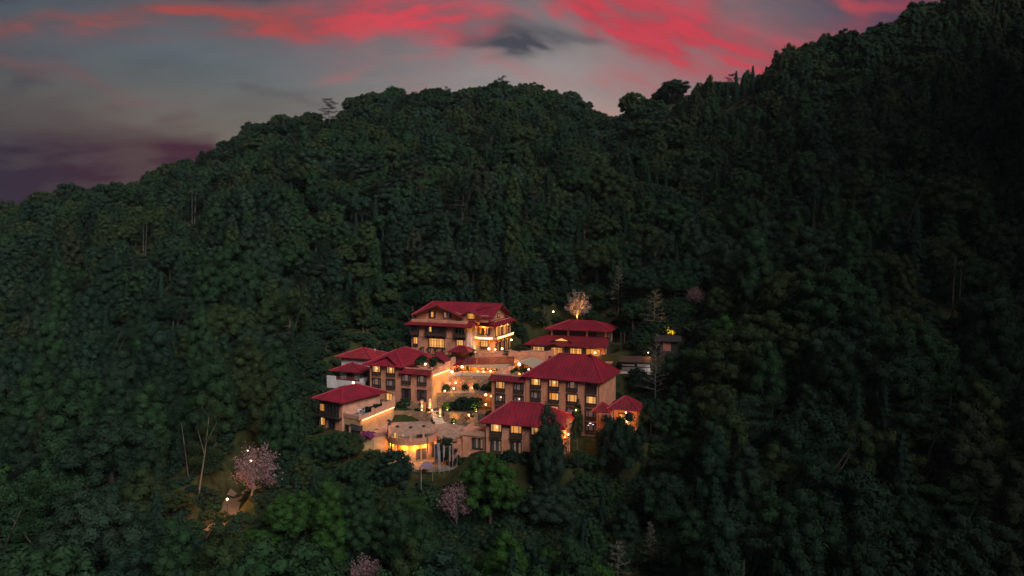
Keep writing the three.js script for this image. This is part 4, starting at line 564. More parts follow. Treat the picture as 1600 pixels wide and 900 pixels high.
{ // covered stair roof between the main house and the pavilion
  const b = thing('covered_stair', 'covered stair with a dark red roof dropping from the main house to the dining pavilion', 'stair', [-16.4, 11.5, -182], R(-30));
  roofOn(b, [[V(-4.6, 4.3, 1.3), V(2.2, .9, 1.3), V(2.2, 1.6, -1.2), V(-4.6, 5, -1.2)]], M.roofDark, { step: 1.2 }); part(b, 'posts', merge([-4, -2, 0, 2].map((x) => span(x - .1, x + .1, -3, 4.1 - (x + 4.6) * .5, 1.0, 1.2))), M.woodBrown); part(b, 'wall', slab([V(-4.6, 2.2, -1), V(2.2, -1.2, -1), V(2.2, -1.4, 1), V(-4.6, 2.0, 1)], .3), M.ochre);
  const p = thing('entrance_porch', 'small red hipped porch roof at the foot of the main house', 'porch', [-13.6, 15, -184.2], -R(22)); const h = hip(-3.4, 3, -2.6, 2.2, 1.5, -1.2, .8, 2.9); roofOn(p, h.faces, M.roofDark, { caps: h.caps }); part(p, 'posts', merge([[-3, 1.8], [2.6, 1.8], [-3, -2.2], [2.6, -2.2]].map(([x, z]) => span(x - .1, x + .1, -2, 1.5, z - .1, z + .1))), M.woodBrown);
}
// ── furniture and pots ──
function pot(p, label, mat, leafMat, s = 1) { const o = thing('potted_plant', label, 'potted plant', p.toArray()); part(o, 'pot', new THREE.LatheGeometry([[.001, 0], [.2, 0], [.3, .45], [.34, .5], [.27, .5], [.25, .42], [.001, .42]].map(([x, y]) => new THREE.Vector2(x * s, y * s)), 12), mat); const F = broadCrown(60 + Math.round(p.x), { h: 1.2, lobes: 9, per: 26, size: .26, base: .2 }).crown; const m = part(o, 'foliage', F, leafMat); m.scale.setScalar(.55 * s); m.position.y = .42 * s; return o; }
function tableSet(p, label, turn, n = 4) { const o = thing('garden_table', label, 'table', p.toArray(), turn); part(o, 'table_top', new THREE.CylinderGeometry(.6, .6, .05, 16).translate(0, .74, 0), M.tableTop); part(o, 'leg', new THREE.CylinderGeometry(.05, .22, .72, 8).translate(0, .36, 0), M.iron); return o; }
function chair(p, label, turn, group) { const o = thing('garden_chair', label, 'chair', p.toArray(), turn, group); part(o, 'seat', uvBox(.46, .05, .46, 0, .42, 0), M.tableTop); part(o, 'backrest', uvBox(.46, .48, .04, 0, .47, -.22), M.tableTop); for (const [x, z] of [[-.2, -.2], [.2, -.2], [-.2, .2], [.2, .2]]) part(o, 'leg', uvBox(.04, .42, .04, x, 0, z), M.tableTop); return o; }
// ───────────────────────── lamps ─────────────────────────
const WARM = 0xffa048;
const gLamp = new THREE.SphereGeometry(.24, 14, 10), gPost = new THREE.CylinderGeometry(.045, .06, 1, 8).translate(0, .5, 0), gFoot = new THREE.CylinderGeometry(.14, .17, .12, 10).translate(0, .06, 0);
function postLamp(u, v, Z, label, power = 16, ground, size = 1, group = 'globe lamps on posts') {
  const p = at(u, v, Z), y = ground ?? groundY(p.x, p.z), h = Math.max(.35, p.y - y - .2), o = thing('post_lamp', label, 'lamp', [p.x, p.y - h - .2, p.z], 0, group);
  part(o, 'post', gPost, M.iron).scale.y = h; part(o, 'foot', gFoot, M.iron); const g = part(o, 'globe', gLamp, LAMPM); g.position.y = h + .2; g.scale.setScalar(size);
  const l = new THREE.PointLight(WARM, power * 2.6); l.position.y = h + .2; l.shadow.radius = 10 * size; l.castShadow = true; o.add(l); return o;
}
function wallLamp(u, v, Z, label, power = 14, size = 1, off = .3) {
  const p = at(u, v, Z), o = thing('wall_lamp', label, 'lamp', p.toArray(), 0, 'wall lamps'); part(o, 'bracket', merge([uvBox(.06, .06, off + .2, 0, .28, -off / 2), uvBox(.2, .3, .05, 0, .1, -off - .08)]), M.iron); part(o, 'globe', gLamp, LAMPM).scale.setScalar(size); const l = new THREE.PointLight(WARM, power * 2.4); l.shadow.radius = 10 * size; l.castShadow = true; o.add(l); return o;
}
const gCan = new THREE.CylinderGeometry(.16, .13, .3, 10).translate(0, .15, 0), gLens = new THREE.CylinderGeometry(.14, .14, .03, 10).translate(0, .315, 0);
function uplight(p, label, aim, power = 40, color = WARM, angle = 30) {
  const o = thing('uplight', label, 'lamp', p.toArray(), 0, 'ground uplights'); part(o, 'housing', gCan, M.iron); part(o, 'lens', gLens, LAMPM);
  const l = new THREE.SpotLight(color, power * 1.8, 0, R(angle), .7); l.position.y = .36; l.target.position.set(...aim); l.castShadow = true; l.shadow.radius = 5; o.add(l, l.target); return o;
}
// main house and its forecourt
postLamp(764, 545, 187.5, 'brightest globe lamp on the forecourt at the corner of the main house', 26, 14.9, 1.35); postLamp(774, 546, 187.6, 'dim globe lamp between two brighter ones on the forecourt', 9, 14.9, .9); postLamp(784.5, 545, 187.8, 'globe lamp on the forecourt by the timber porch', 20, 14.9, 1.2);
postLamp(799, 531, 197, 'globe lamp beside the east end of the main house', 18, undefined, 1.1); postLamp(728, 550, 185.6, 'globe lamp among bright shrubs by the lit pillar of the main house', 26, 14.9, 1.1);
uplight(V(-10.35, 14.95, -190.75), 'uplight at the foot of the tall lit pillar of the main house', [-.12, 5, -.55], 70, 0xffb050, 32);
{ // light strings on the balconies of the main house
  const hang = (name, label, a, c, n, sag, dir) => { const o = thing(name, label, 'light string', a.toArray()), pts = []; for (let i = 0; i <= n; i++) { const t = i / n; pts.push(a.clone().lerp(c, t).sub(a).add(V(0, -sag * 4 * t * (1 - t), 0))); } const l = []; for (let i = 0; i < n; i++) l.push(rod(pts[i], pts[i + 1], .085, .085, 6)); part(o, 'light_strip', merge(l), lit(1, .72, .42, 4.5)); const L = a.distanceTo(c), rl = new THREE.RectAreaLight(0xff9430, 34, L, .25); const mid = pts[n >> 1]; rl.position.copy(mid).add(dir.clone().multiplyScalar(.25)); rl.rotation.set(0, Math.atan2(-(c.z - a.z), c.x - a.x), 0); rl.position.y -= .2; const q = rl.position.clone().add(dir.clone().multiplyScalar(-1)).add(V(0, -.3, 0)); rl.rotation.set(0, 0, 0); rl.lookAt(q); o.add(rl); return o; };
  const b = scene.getObjectByName('main_house'); b.updateMatrixWorld(true); const w = (x, y, z) => b.localToWorld(V(x, y, z));
  hang('light_string', 'sagging light string along the front balcony of the main house', w(1.1, 4.55, -3.1), w(6.45, 4.55, -3.1), 8, .18, V(-.37, 0, .93)); hang('light_string', 'light string along the side balcony of the main house', w(7.6, 4.6, -4.2), w(7.6, 4.6, -16.2), 10, .2, V(.93, 0, .37));
  for (const [x, y, z] of [[3.4, 7.3, -3.9], [7.2, 7.4, -8], [7.2, 7.4, -12.5]]) { const p = w(x, y, z), o = thing('eave_lamp', x < 5 ? 'small lamp under the front skirt roof of the main house' : z > -10 ? 'small lamp under the side eave of the main house, nearer the corner' : 'small lamp under the side eave of the main house, by the far end', 'lamp', p.toArray()); part(o, 'globe', new THREE.SphereGeometry(.12, 10, 8), LAMPM); const l = new THREE.PointLight(0xffa030, 42); l.shadow.radius = 5; o.add(l); }
}
// garden block, dining terrace and tent
wallLamp(664.5, 569, 176, 'wall lamp under the roof edge of the garden block above the planted terrace', 16, 1.1); wallLamp(706, 581, 176.0, 'glaring wall lamp at the end of the orange parapet of the garden block', 34, 1.45);
postLamp(722, 573, 176.6, 'globe lamp standing on the parapet of the dining terrace', 15, 11.2, 1.35); postLamp(747, 580, 178.2, 'low globe lamp behind the dining parapet, nearer the stair', 10, 11.2, .9); postLamp(755.5, 580.5, 178.2, 'small low globe lamp behind the dining parapet', 8, 11.2, .75); postLamp(766.5, 580, 178.4, 'lantern at the end of the dining parapet', 12, 11.2, .95); postLamp(826, 577, 173, 'globe lamp under the edge of the tent canopy by the topiary', 14, 11, .9);
{ const b = scene.getObjectByName('garden_block'), w = (x, y, z) => b.localToWorld(V(x, y, z)); b.updateMatrixWorld(true); const a = w(.25, 7.1, -.6), c = w(.25, 7.1, -9.4), o = thing('light_strip', 'bright light strip along the top of the orange end wall of the garden block', 'light strip', a.toArray()); part(o, 'strip', rod(V(0, 0, 0), c.clone().sub(a), .09, .09, 6), STRIPM); const L = a.distanceTo(c), l = new THREE.RectAreaLight(0xff9430, 24, L, .25); const n = V(Math.cos(R(22)), 0, Math.sin(R(22))); l.position.copy(c.clone().sub(a).multiplyScalar(.5)).addScaledVector(n, .3).add(V(0, -.1, 0)); o.add(l); l.lookAt(l.position.clone().add(a).add(V(0, -1, 0)).addScaledVector(n, -.3)); }
// garden
const U = (u, v, Z, label, aim, pw, col, an, ground) => { const p = at(u, v, Z); if (ground !== undefined) p.y = ground; else p.y = Math.max(p.y, groundY(p.x, p.z)) + .02; return uplight(p, label, aim, pw, col, an); };
U(699, 636, 166.6, 'uplight under the yellow green shrub by the garden wall', [-.2, 1.6, -2.2], 60, 0xffd040, 50, 4.32); U(744, 641, 165.0, 'uplight under the shrub in the middle of the planting bed', [-.3, 1.8, -2.4], 70, 0xffc840, 50, 4.32); U(709, 659, 161.4, 'uplight below the yellow plant on the rubble wall', [.1, 1.6, -1.2], 40, 0xffc040, 45, 2.24);
postLamp(733, 649, 161.6, 'low lamp in front of the rubble wall near the plaza', 12, 3.0, .85); postLamp(695, 611, 171.4, 'low lamp at the corner of the garden court by the end wall', 8, 7.6, .9); postLamp(709, 607, 172.6, 'lamp lighting the pale pillar in the garden court', 12, 7.6, 1.0); postLamp(712, 598, 175.4, 'lamp in the corner under the dining terrace', 8, 7.6, .9); postLamp(738.5, 606, 175.8, 'lamp inside the lit wall niche', 9, 7.6, .9);
postLamp(759, 617, 169.8, 'tall glowing lamp by the corner of the large block', 15, 5.6, 1.15); postLamp(759, 632, 167, 'lower lamp on the steps beside the large block', 10, 4.4, .9); postLamp(767, 619, 168.6, 'small lamp against the wall of the large block', 7, 6, .6);
function gatePillar(u, v, Z, label, h) { const p = at(u, v, Z), o = thing('gate_pillar', label, 'pillar', p.toArray(), 0, 'lit gate pillars'); part(o, 'pillar', uvBox(.55, h, .55, 0, 0, 0), M.cream); part(o, 'pillar_cap', uvBox(.72, .14, .72, 0, h, 0), M.stone); const q = part(o, 'lamp', uvBox(.3, .12, .12, 0, .1, .62), LAMPM); const l = new THREE.SpotLight(0xffae52, 30, 0, R(38), .7); l.position.set(0, .3, .72); l.target.position.set(0, 2.2, .1); l.shadow.radius = 5; o.add(l, l.target); return o; }
gatePillar(659.5, 641, 165.6, 'lit gate pillar at the foot of the garden block, first from its doors', 2.5); gatePillar(672, 637, 166.4, 'lit gate pillar beside the orange end wall', 2.4); gatePillar(688, 650, 164.0, 'lit gate pillar at the head of the garden stair', 1.9);
postLamp(675, 641, 165.4, 'low lamp between the gate pillars lighting the path', 12, 4.2, .7);
// side lodge, plaza, annex
postLamp(552, 598, 171.5, 'globe lamp behind the roof of the side lodge lighting the white annex', 90, 7, 1.25);
// front lodge, pavilion and lower parts
{ const p = at(978, 641, 145.6), o = thing('pavilion_lamp', 'lamp under the ceiling of the small pavilion', 'lamp', p.setY(9.1).toArray()); part(o, 'globe', new THREE.SphereGeometry(.2, 10, 8), LAMPM); const l = new THREE.PointLight(WARM, 18); l.shadow.radius = 8; o.add(l); }
postLamp(979, 658, 143.2, 'lamp in front of the small pavilion lighting the leaves', 16, 3, 1); postLamp(951, 668, 143.4, 'lamp half hidden in the tree before the small pavilion', 18, 2.8, .8); postLamp(900, 641, 145.4, 'lamp shining through the small tree by the large block', 9, 3, .55); postLamp(871, 684, 138.2, 'lamp behind the dark tree beside the front lodge', 26, 1.6, .9); postLamp(888, 679, 141.5, 'lamp on the yard beside the front lodge', 20, 1.8, .8);
{ const p = at(923, 663, 144), o = thing('cool_lamp', 'cold white lamp cluster beside the large block', 'lamp', p.toArray()); part(o, 'tubes', merge([uvBox(.5, .08, .08, -.1, .2, 0), uvBox(.3, .08, .08, .5, -.05, .1), uvBox(.25, .08, .08, -.5, -.2, .2)]), COOL); const l = new THREE.PointLight(0xdcdcff, 6); l.shadow.radius = 10; l.position.z = .5; o.add(l); }
// upper path and hut
postLamp(864.5, 487, settle(864.5, 506), 'globe lamp on a post on the grassy bank above the restaurant house', 80, undefined, 1.1); U(902, 502, settle(902, 503) - .9, 'uplight under the pale blossom tree above the restaurant house', [.05, 6, -.9], 420, 0xffb860, 40); U(1050, 527, settle(1051, 527) - 1.9, 'uplight under the yellow shrub above the garden hut', [.1, 2.2, -2.0], 420, 0xffb02c, 50);
postLamp(1013, 551, 184, 'small lamp among leaves beside the service shelter', 5, undefined, .6);
wallLamp(930, 551, 187.6, 'wall lamp at the end of the lit dining windows of the restaurant house', 18, .9);
// path lamps on the lower slope
postLamp(392, 721, 138, 'lamp on a post in front of the pink blossom tree', 70, undefined, 1.1); postLamp(355, 780, 133.5, 'lamp at the foot of the leaning blossom tree', 80, undefined, .9); postLamp(387, 704, 146, 'small lamp seen through the top of the blossom tree', 9, undefined, .6);
// ── prayer banners on poles ──
function bannerPole(u, v, Z, h, label, cloth, bw, bh, lean = 0, drop = .1) {
  const p = at(u, v, Z); const o = thing('banner_pole', label, 'banner pole', p.toArray(), 0, 'banner poles below the round terrace'); o.rotation.z = lean; part(o, 'pole', rod(V(0, -.6, 0), V(0, h, 0), .065, .045, 7), M.bamboo);
  if (cloth) { const g = new THREE.BoxGeometry(bw, bh, .03, 3, 14, 1), q = g.attributes.position; for (let i = 0; i < q.count; i++) { const yy = q.getY(i), xx = q.getX(i) + bw / 2; q.setZ(i, q.getZ(i) + Math.sin(yy * 2.1 + p.x) * .12 * xx / bw); q.setX(i, q.getX(i) - (xx / bw) * .12 * (1 - yy / bh)); } g.computeVertexNormals(); part(o, 'banner', g.translate(bw / 2 + .05, h - drop - bh / 2, 0), cloth); } return o;
}
const cl = (r, g, b) => std({ color: lin(r * .55, g * .5, b * .5), side: THREE.DoubleSide });
bannerPole(658, 760, 135.5, 4.1, 'bare pale pole standing lowest on the grass below the round terrace', cl(.5, .48, .46), .2, 3.0); bannerPole(667, 722, 143.4, 6.2, 'thin dark pole rising in front of the glowing ground floor', cl(.22, .12, .10), .3, 4.2); bannerPole(676, 747, 139, 3.4, 'short greenish pole beside the lavender canopy', null); bannerPole(679, 735, 143.0, 5.8, 'pole with a narrow deep purple banner', cl(.12, .08, .16), .55, 4.4); bannerPole(686, 737, 142.6, 6.3, 'pole with the longest lilac grey banner', cl(.42, .38, .44), .62, 5.6, R(4)); bannerPole(693.6, 738, 142.8, 5.9, 'slim pole with a short pink banner at its top', cl(.55, .40, .38), .42, 2.5, R(1.5)); bannerPole(702, 741, 141.8, 6.2, 'slim pole with a faded red banner', cl(.45, .27, .25), .42, 3.4); bannerPole(707.5, 734, 143.4, 5.4, 'slim pole with a dull rose banner reaching low', cl(.48, .26, .25), .36, 3.4, R(1)); bannerPole(714, 728, 144.2, 2.8, 'short white stake behind the banner poles', cl(.55, .54, .5), .2, 2.2); bannerPole(720.5, 726, 145, 2.0, 'shortest pale stake next to the front lodge', null);
{ const p = at(668, 729, 141), o = thing('lavender_canopy', 'small lavender canopy roof beside the banner poles', 'canopy', p.toArray(), R(-10)); part(o, 'canvas', merge([slab([V(-1.5, 0, .9), V(1.5, 0, .9), V(1.0, .95, -.3), V(-.9, .95, -.3)], .05), slab([V(-.9, .95, -.3), V(1, .95, -.3), V(1.4, .1, -1.4), V(-1.4, .1, -1.4)], .05)]), M.tarp); part(o, 'posts', merge([[-1.4, .8], [1.4, .8], [-1.3, -1.3], [1.3, -1.3]].map(([x, z]) => rod(V(x, -2.4, z), V(x, .02, z), .04))), M.wood); }
// ── furniture, pots, clipped trees ──
{
  const wing = scene.getObjectByName('hotel_block'), gb = scene.getObjectByName('garden_block'), fl = scene.getObjectByName('front_lodge'); [wing, gb, fl].forEach((o) => o.updateMatrixWorld(true)); const on = (o, x, y, z) => o.localToWorld(V(x, y, z));
  const topi = (p, label) => { const o = thing('topiary_tree', label, 'topiary', p.toArray()); part(o, 'pot', new THREE.CylinderGeometry(.34, .26, .5, 12).translate(0, .25, 0), M.terracotta); part(o, 'trunk', new THREE.CylinderGeometry(.05, .06, .7, 6).translate(0, .75, 0), BARK); const c = part(o, 'crown', tallCrown(71, { h: 2.2, w: .9, size: .22, tiers: 6, per: 26 }).crown, LEAFM['dark green']); c.scale.set(.72, .72, .72); c.position.y = .55; };
  topi(at(806, 588, 165.5).setY(13.42), 'clipped topiary tree on the wing terrace, beside the dining lights'); topi(at(820.5, 588.5, 164).setY(13.42), 'clipped topiary tree on the wing terrace, beside the big roof');
  pot(at(801, 588, 165).setY(13.42), 'low yellow green plant lit beside a topiary tree', M.terracotta, LEAFM['bright green'], 1.4); pot(at(813, 588, 164.6).setY(13.42), 'low yellow green plant between the two topiary trees', M.terracotta, LEAFM['bright green'], 1.7);
  uplight(at(811, 588, 164).setY(13.42), 'uplight between the two topiary trees', [.3, 1.5, -.6], 14, 0xffc040, 60);
  const t1 = on(wing, -24.6, 11.22, -2.2); tableSet(t1, 'pale round table on the terrace of the large block wing', 0); [[.9, 0], [-.9, 0], [0, .9]].forEach(([x, z], i) => chair(t1.clone().add(V(x, 0, z)), 'white garden chair on the wing terrace, ' + ['toward the big roof', 'toward the dining lights', 'toward the skirt roof'][i], Math.atan2(-x, -z), 'chairs on the wing terrace'));
  const t2 = on(fl, -16.4, 3.12, -2.4); tableSet(t2, 'white round table on the terrace of the front lodge', 0); [[.9, 0], [-.9, .1], [0, .95]].forEach(([x, z], i) => chair(t2.clone().add(V(x, 0, z)), 'white garden chair on the front lodge terrace, ' + ['beside the lodge wall', 'on the plaza side', 'at the parapet'][i], Math.atan2(-x, -z), 'chairs on the front lodge terrace'));
  const t3 = V(-35.8, 5.98, -158.4); tableSet(t3, 'white table on the stepped terrace of the side lodge', 0); [[.9, 0], [0, .95]].forEach(([x, z], i) => chair(t3.clone().add(V(x, 0, z)), 'white garden chair on the stepped lodge terrace, ' + ['by the flat hedge', 'by the front parapet'][i], Math.atan2(-x, -z), 'chairs on the side lodge terrace'));
  const t4 = on(gb, -4.4, 7.95, -2.2); tableSet(t4, 'table among plants on the roof terrace of the garden block', 0);
  const rr = rngOf(8); ['tall plant at the near corner of the planted roof terrace', 'dense plant in the middle of the planted roof terrace', 'plant beside the lamp on the planted roof terrace', 'plant at the back of the planted roof terrace', 'leafy plant along the orange parapet of the roof terrace', 'small plant at the skirt roof of the roof terrace'].forEach((s, i) => pot(on(gb, -1 - i * 1.25, 7.94, -2.2 - (i % 3) * 3.2), s, M.terracotta, LEAFM[i & 1 ? 'olive' : 'dark green'], 2 + rr()));
  { const p = V(-26.0, 2.23, -149.6), o = thing('cone_lantern', 'small glowing yellow cone lantern beside a pillar of the round terrace', 'lantern', p.toArray()); part(o, 'shade', new THREE.CylinderGeometry(.1, .3, 1.25, 10).translate(0, .75, 0), lit(1, .55, .06, .9)); part(o, 'foot', new THREE.CylinderGeometry(.32, .34, .1, 10).translate(0, .05, 0), M.iron); const l = new THREE.PointLight(WARM, 5); l.position.set(0, .9, .5); o.add(l); }
  chair(V(-24.2, 2.24, -150.2), 'single white chair beside the cone lantern on the round terrace', 2.6);
  { const o = thing('terrace_bench', 'long dark bench by the railing of the round terrace', 'bench', [-19.9, 2.24, -149.9], R(18)); part(o, 'seat', uvBox(2.6, .07, .5, 0, .42, 0), M.wood); part(o, 'backrest', uvBox(2.6, .4, .06, 0, .5, -.25), M.wood); for (const x of [-1.1, 1.1]) part(o, 'leg', uvBox(.08, .42, .45, x, 0, 0), M.wood); }
}
// ───────────────────────── single trees and shrubs one can point to ─────────────────────────
function plant(name, cat, label, u, v, Z, Rr, sy, spec, leafMat, { trunk = spec.trunk, bark = BARK, y, lean = [0, 0], turn = 0, group } = {}) {
  if (y === undefined && Z > 180 && Z < 260) Z = settle(u, v); const p = at(u, v, Z); const g = y ?? groundY(p.x, p.z); const o = thing(name, label, cat, [p.x, g - .15, p.z], 0, group); o.rotation.set(lean[0], turn, lean[1]); o.scale.set(Rr, sy, Rr);
  if (trunk) { const t = part(o, 'trunk', trunk, bark); if (spec.twigs) part(t, 'twigs', spec.twigs, bark); } part(o, 'crown', spec.crown, leafMat); return o;
}
const BUSH = [broadCrown(81, { h: 1.7, lobes: 44, per: 150, size: .062, base: -.1 }), broadCrown(82, { h: 1.5, lobes: 42, per: 150, size: .062, base: -.1, ragged: .3 }), broadCrown(83, { h: 2.1, lobes: 52, per: 150, size: .06, base: -.2 })]; for (const b of BUSH) b.limbs = b.limbs.slice(0, 12), b.trunk = trunkGeo({ ...b, h: 1.2 }, 5, .6, 4);
const BL = [blossomCrown(91, { base: .2, per: 84, size: .056 }), blossomCrown(92, { h: 2.4, n: 64, per: 50, size: .046 }), blossomCrown(93, { h: 1.9 })]; BL.forEach((b, i) => { b.trunk = trunkGeo(b, 40 + i, .8, 9, true); });
const BARE = [bareCrown(95), bareCrown(96, { h: 3.6, n: 30, w: .9, per: 10, droop: -.1 }), bareCrown(97, { h: 2.4, n: 22, w: 1, per: 26 })]; BARE.forEach((b) => { b.trunk = rod(V(0, -.4, 0), V(.02, b.h * .99, 0), .05, .012, 7); });
const L = LEAFM;
const MARK = [];                                        // kept clear of forest trees
const put = (...a) => { const o = plant(...a); MARK.push([o.position.x, o.position.z, o.scale.x]); return o; };
put('broadleaf_tree', 'tree', 'bright green bushy tree standing below the banner poles', 767, 815, 127, 5.3, 6.3, FINE.broad[2], L['bright green']);
put('broadleaf_tree', 'tree', 'dark rounded tree in front of the glowing ground floor of the round terrace', 616, 754, 139.5, 3.9, 4.5, BUSH[2], L['blue green'], { y: -5.2 });
put('broadleaf_tree', 'tree', 'tall dark tree covering the middle of the front lodge', 856, 760, 131.5, 4.1, 6.2, FINE.tall[1], L['grey green']);
put('broadleaf_tree', 'tree', 'full dark tree below the tall tree of the front lodge', 862, 800, 126, 5.4, 4.7, FINE.broad[0], L['grey green']);
put('broadleaf_tree', 'tree', 'slender dark tree in front of the dim lowest windows of the large block', 902, 690, 146.5, 1.7, 2.9, FINE.tall[0], L['dark green'], { y: 2.2 });
put('broadleaf_tree', 'tree', 'spreading dark tree in front of the lit small pavilion', 968, 712, 139, 5.0, 7.3, FINE.broad[3], L['dark green']);
put('broadleaf_tree', 'tree', 'small sparse tree glowing at its edge under the lamp by the front lodge', 886, 705, 136, 2.3, 3.0, FINE.open[0], L['olive']);
put('garden_shrub', 'shrub', 'tall dark cypress like shrub between the round terrace and the banner poles', 698, 735, 146.2, 2.5, 3.5, BUSH[2], L['dark green'], { y: -2.7 });
put('broadleaf_tree', 'tree', 'leafy tree at the corner of the lodge terrace above the pale retaining wall', 545, 730, 148, 3.6, 4.2, FINE.broad[1], L['olive'], { y: -3.6 });
put('broadleaf_tree', 'tree', 'dark green tree in front of the timber face of the side lodge', 522, 745, 146, 3.9, 4.4, FINE.broad[4], L['green'], { y: -3.6 });
put('broadleaf_tree', 'tree', 'olive bushy tree at the foot of the ochre retaining wall', 583, 748, 145.5, 2.7, 3.0, BUSH[2], L['olive'], { y: -4.2 });
put('broadleaf_tree', 'tree', 'rounded dark green tree lowest below the ochre retaining wall', 560, 770, 139, 3.6, 3.2, FINE.broad[1], L['green']);
put('broadleaf_tree', 'tree', 'dark tree close behind the end wall of the large block', 1000, 640, 172, 3.0, 3.0, FINE.broad[0], L['dark green']);
put('broadleaf_tree', 'tree', 'dark green tree just past the small pavilion', 1016, 700, 149, 3.8, 4.0, FINE.broad[3], L['dark green']);
put('broadleaf_tree', 'tree', 'greener tree further past the small pavilion', 1052, 705, 151, 4.4, 4.6, FINE.broad[2], L['green']);
put('broadleaf_tree', 'tree', 'low leafy tree between the front lodge and the small pavilion', 922, 715, 139.5, 2.6, 2.4, FINE.broad[1], L['green']);
put('broadleaf_tree', 'tree', 'small dark tree below the service shelter', 996, 605, 174, 2.2, 2.0, FINE.broad[4], L['dark green']);
[['olive bush on the bank behind the white annex', 530, 548, 203, 3.0], ['low bush at the wall of the front lodge below its first bay window', 776, 722, 136.4, 1.5], ['low bush at the wall of the front lodge, between the bay windows', 797, 728, 136.0, 1.8], ['dark bush at the wall of the front lodge by the tall dark tree', 822, 732, 135.6, 1.9], ['bush on the yard close beside the tall dark tree', 893, 722, 137, 1.9], ['bush in the yard between the front lodge and the slender tree', 905, 712, 140.5, 1.7]].forEach(([l, u, v, Z, s], i) => put('garden_shrub', 'shrub', l, u, v, Z, s, s * .8, BUSH[i % 3], L[i & 1 ? 'green' : 'dark green']));
put('garden_shrub', 'shrub', 'dark bush behind the upper roof of the white annex', 517, 552, 197, 3.0, 2.6, BUSH[2], L['dark green'], { y: groundY(-52, -197) }); put('garden_shrub', 'shrub', 'dark bush at the far side of the white annex', 498, 575, 190, 2.8, 2.6, BUSH[0], L['green'], { y: groundY(-53, -190) });
[[505, 540, 205, 3.2, 'wide dark bush high on the bank past the white annex'], [545, 540, 206, 2.8, 'rounded bush on the bank right above the white annex roof'], [488, 590, 186, 3.0, 'bush on the slope beside the terrace wall of the white annex'], [598, 540, 204, 2.6, 'dark bush on the bank between the white annex and the main house']].forEach(([u, v, Z, s, l], i) => put('garden_shrub', 'shrub', l.replace('right above', 'just above'), u, v, Z, s, s * .9, BUSH[i % 3], L[i & 1 ? 'green' : 'dark green'], { y: groundY(at(u, v, Z).x, -Z) - .3 }));
// blossom trees
put('blossom_tree', 'tree', 'large pink blossom tree leaning over the lit path', 387, 800, 137, 4.8, 6.4, BL[1], PETAL, { bark: PALEBARK, y: -9.4, lean: [0, -.22] });
put('blossom_tree', 'tree', 'pale blossom tree lit from below above the restaurant house', 902, 503, 213, 4.0, 4.6, BL[0], PETALPALE, { bark: PALEBARK });
put('blossom_tree', 'tree', 'small pink blossom tree under the bright green tree', 712, 820, 124, 3.2, 6.2, BL[2], PETAL);
put('blossom_tree', 'tree', 'pink blossom tree at the bottom of the slope below the round terrace', 571, 925, 110, 3.0, 3.4, BL[0], PETAL);
put('blossom_tree', 'tree', 'dim pink blossom tree at the bottom of the slope below the lit path', 472, 935, 110, 3.0, 3.0, BL[2], PETAL);
put('blossom_tree', 'tree', 'pale pink tree top beside the conifer above the garden hut', 1087, 490, 214, 2.8, 3.6, BL[1], PETAL);
put('bare_tree', 'tree', 'silvery tree with level bare branches on the bank above the restaurant house', 966, 488, 224, 4.4, 4.6, BARE[0], SILVER, { bark: PALEBARK });
put('bare_tree', 'tree', 'broad bare tree with rusty tips above the garden hut', 1022, 520, 210, 4.6, 5.0, BARE[2], SILVER, { bark: PALEBARK });
put('bare_tree', 'tree', 'tall grey bare tree beside the end wall of the large block', 1023, 662, 166, 4.6, 5.2, BARE[1], SILVER, { bark: std({ color: lin(.085, .075, .07) }) });
put('bare_tree', 'tree', 'thin bare tree catching lamp light on the bank above the main house', 850, 512, 213, 3.0, 3.0, BARE[2], L['olive'], { bark: PALEBARK });
put('bare_tree', 'tree', 'pale rusty tree at the foot of the slope below the pavilion', 965, 925, 114, 2.8, 3.0, BARE[2], SILVER, { bark: PALEBARK });
put('bare_tree', 'tree', 'pale tan tree just past the rusty tree at the foot of the slope', 1016, 905, 116, 2.2, 2.9, BARE[0], SILVER, { bark: PALEBARK });
put('leaning_tree', 'tree', 'leaning tree with a long pale trunk beyond the pink blossom tree', 310, 790, 140, 3.6, 7.4, FINE.open[1], L['olive'], { bark: std({ color: lin(.13, .11, .085) }), lean: [0, -.16], trunk: merge([rod(V(0, -.4, 0), V(.05, 1.3, 0), .05, .04), rod(V(.05, 1.3, 0), V(0, 2.3, 0), .04, .02), rod(V(.05, 1.2, 0), V(-.5, 1.9, .1), .024, .01, 5), rod(V(.03, 1.5, 0), V(.5, 2.2, 0), .02, .008, 5)]) });
put('leaning_tree', 'tree', 'second leaning tree with a thin pale trunk beside the first', 296, 770, 143, 2.6, 6.8, FINE.open[0], L['dark green'], { bark: std({ color: lin(.10, .088, .07) }), lean: [0, .1], trunk: merge([rod(V(0, -.4, 0), V(.0, 1.9, 0), .05, .025)]) });
const DULLBARK = std({ color: lin(.085, .075, .06) });
const TALLTRUNK = merge([rod(V(0, -.4, 0), V(.1, 2.6, 0), .055, .03), rod(V(.3, -.4, .2), V(.5, 2.5, .1), .045, .022)]);
put('pale_trunk_tree', 'tree', 'trees with twin pale trunks showing on the hill far above the blossom path', 300, 353, 300, 4.6, 5.6, FINE.open[0], L['dark green'], { bark: DULLBARK, trunk: TALLTRUNK });
put('pale_trunk_tree', 'tree', 'twin pale stems on the hillside beyond the white annex', 224, 402, 260, 3.8, 4.4, FINE.open[1], L['green'], { bark: DULLBARK, trunk: TALLTRUNK });
put('pale_trunk_tree', 'tree', 'tall pale stems deep in the darkest part of the steep slope', 1482, 612, 165, 3.6, 7, FINE.open[0], L['dark green'], { bark: DULLBARK, trunk: TALLTRUNK });
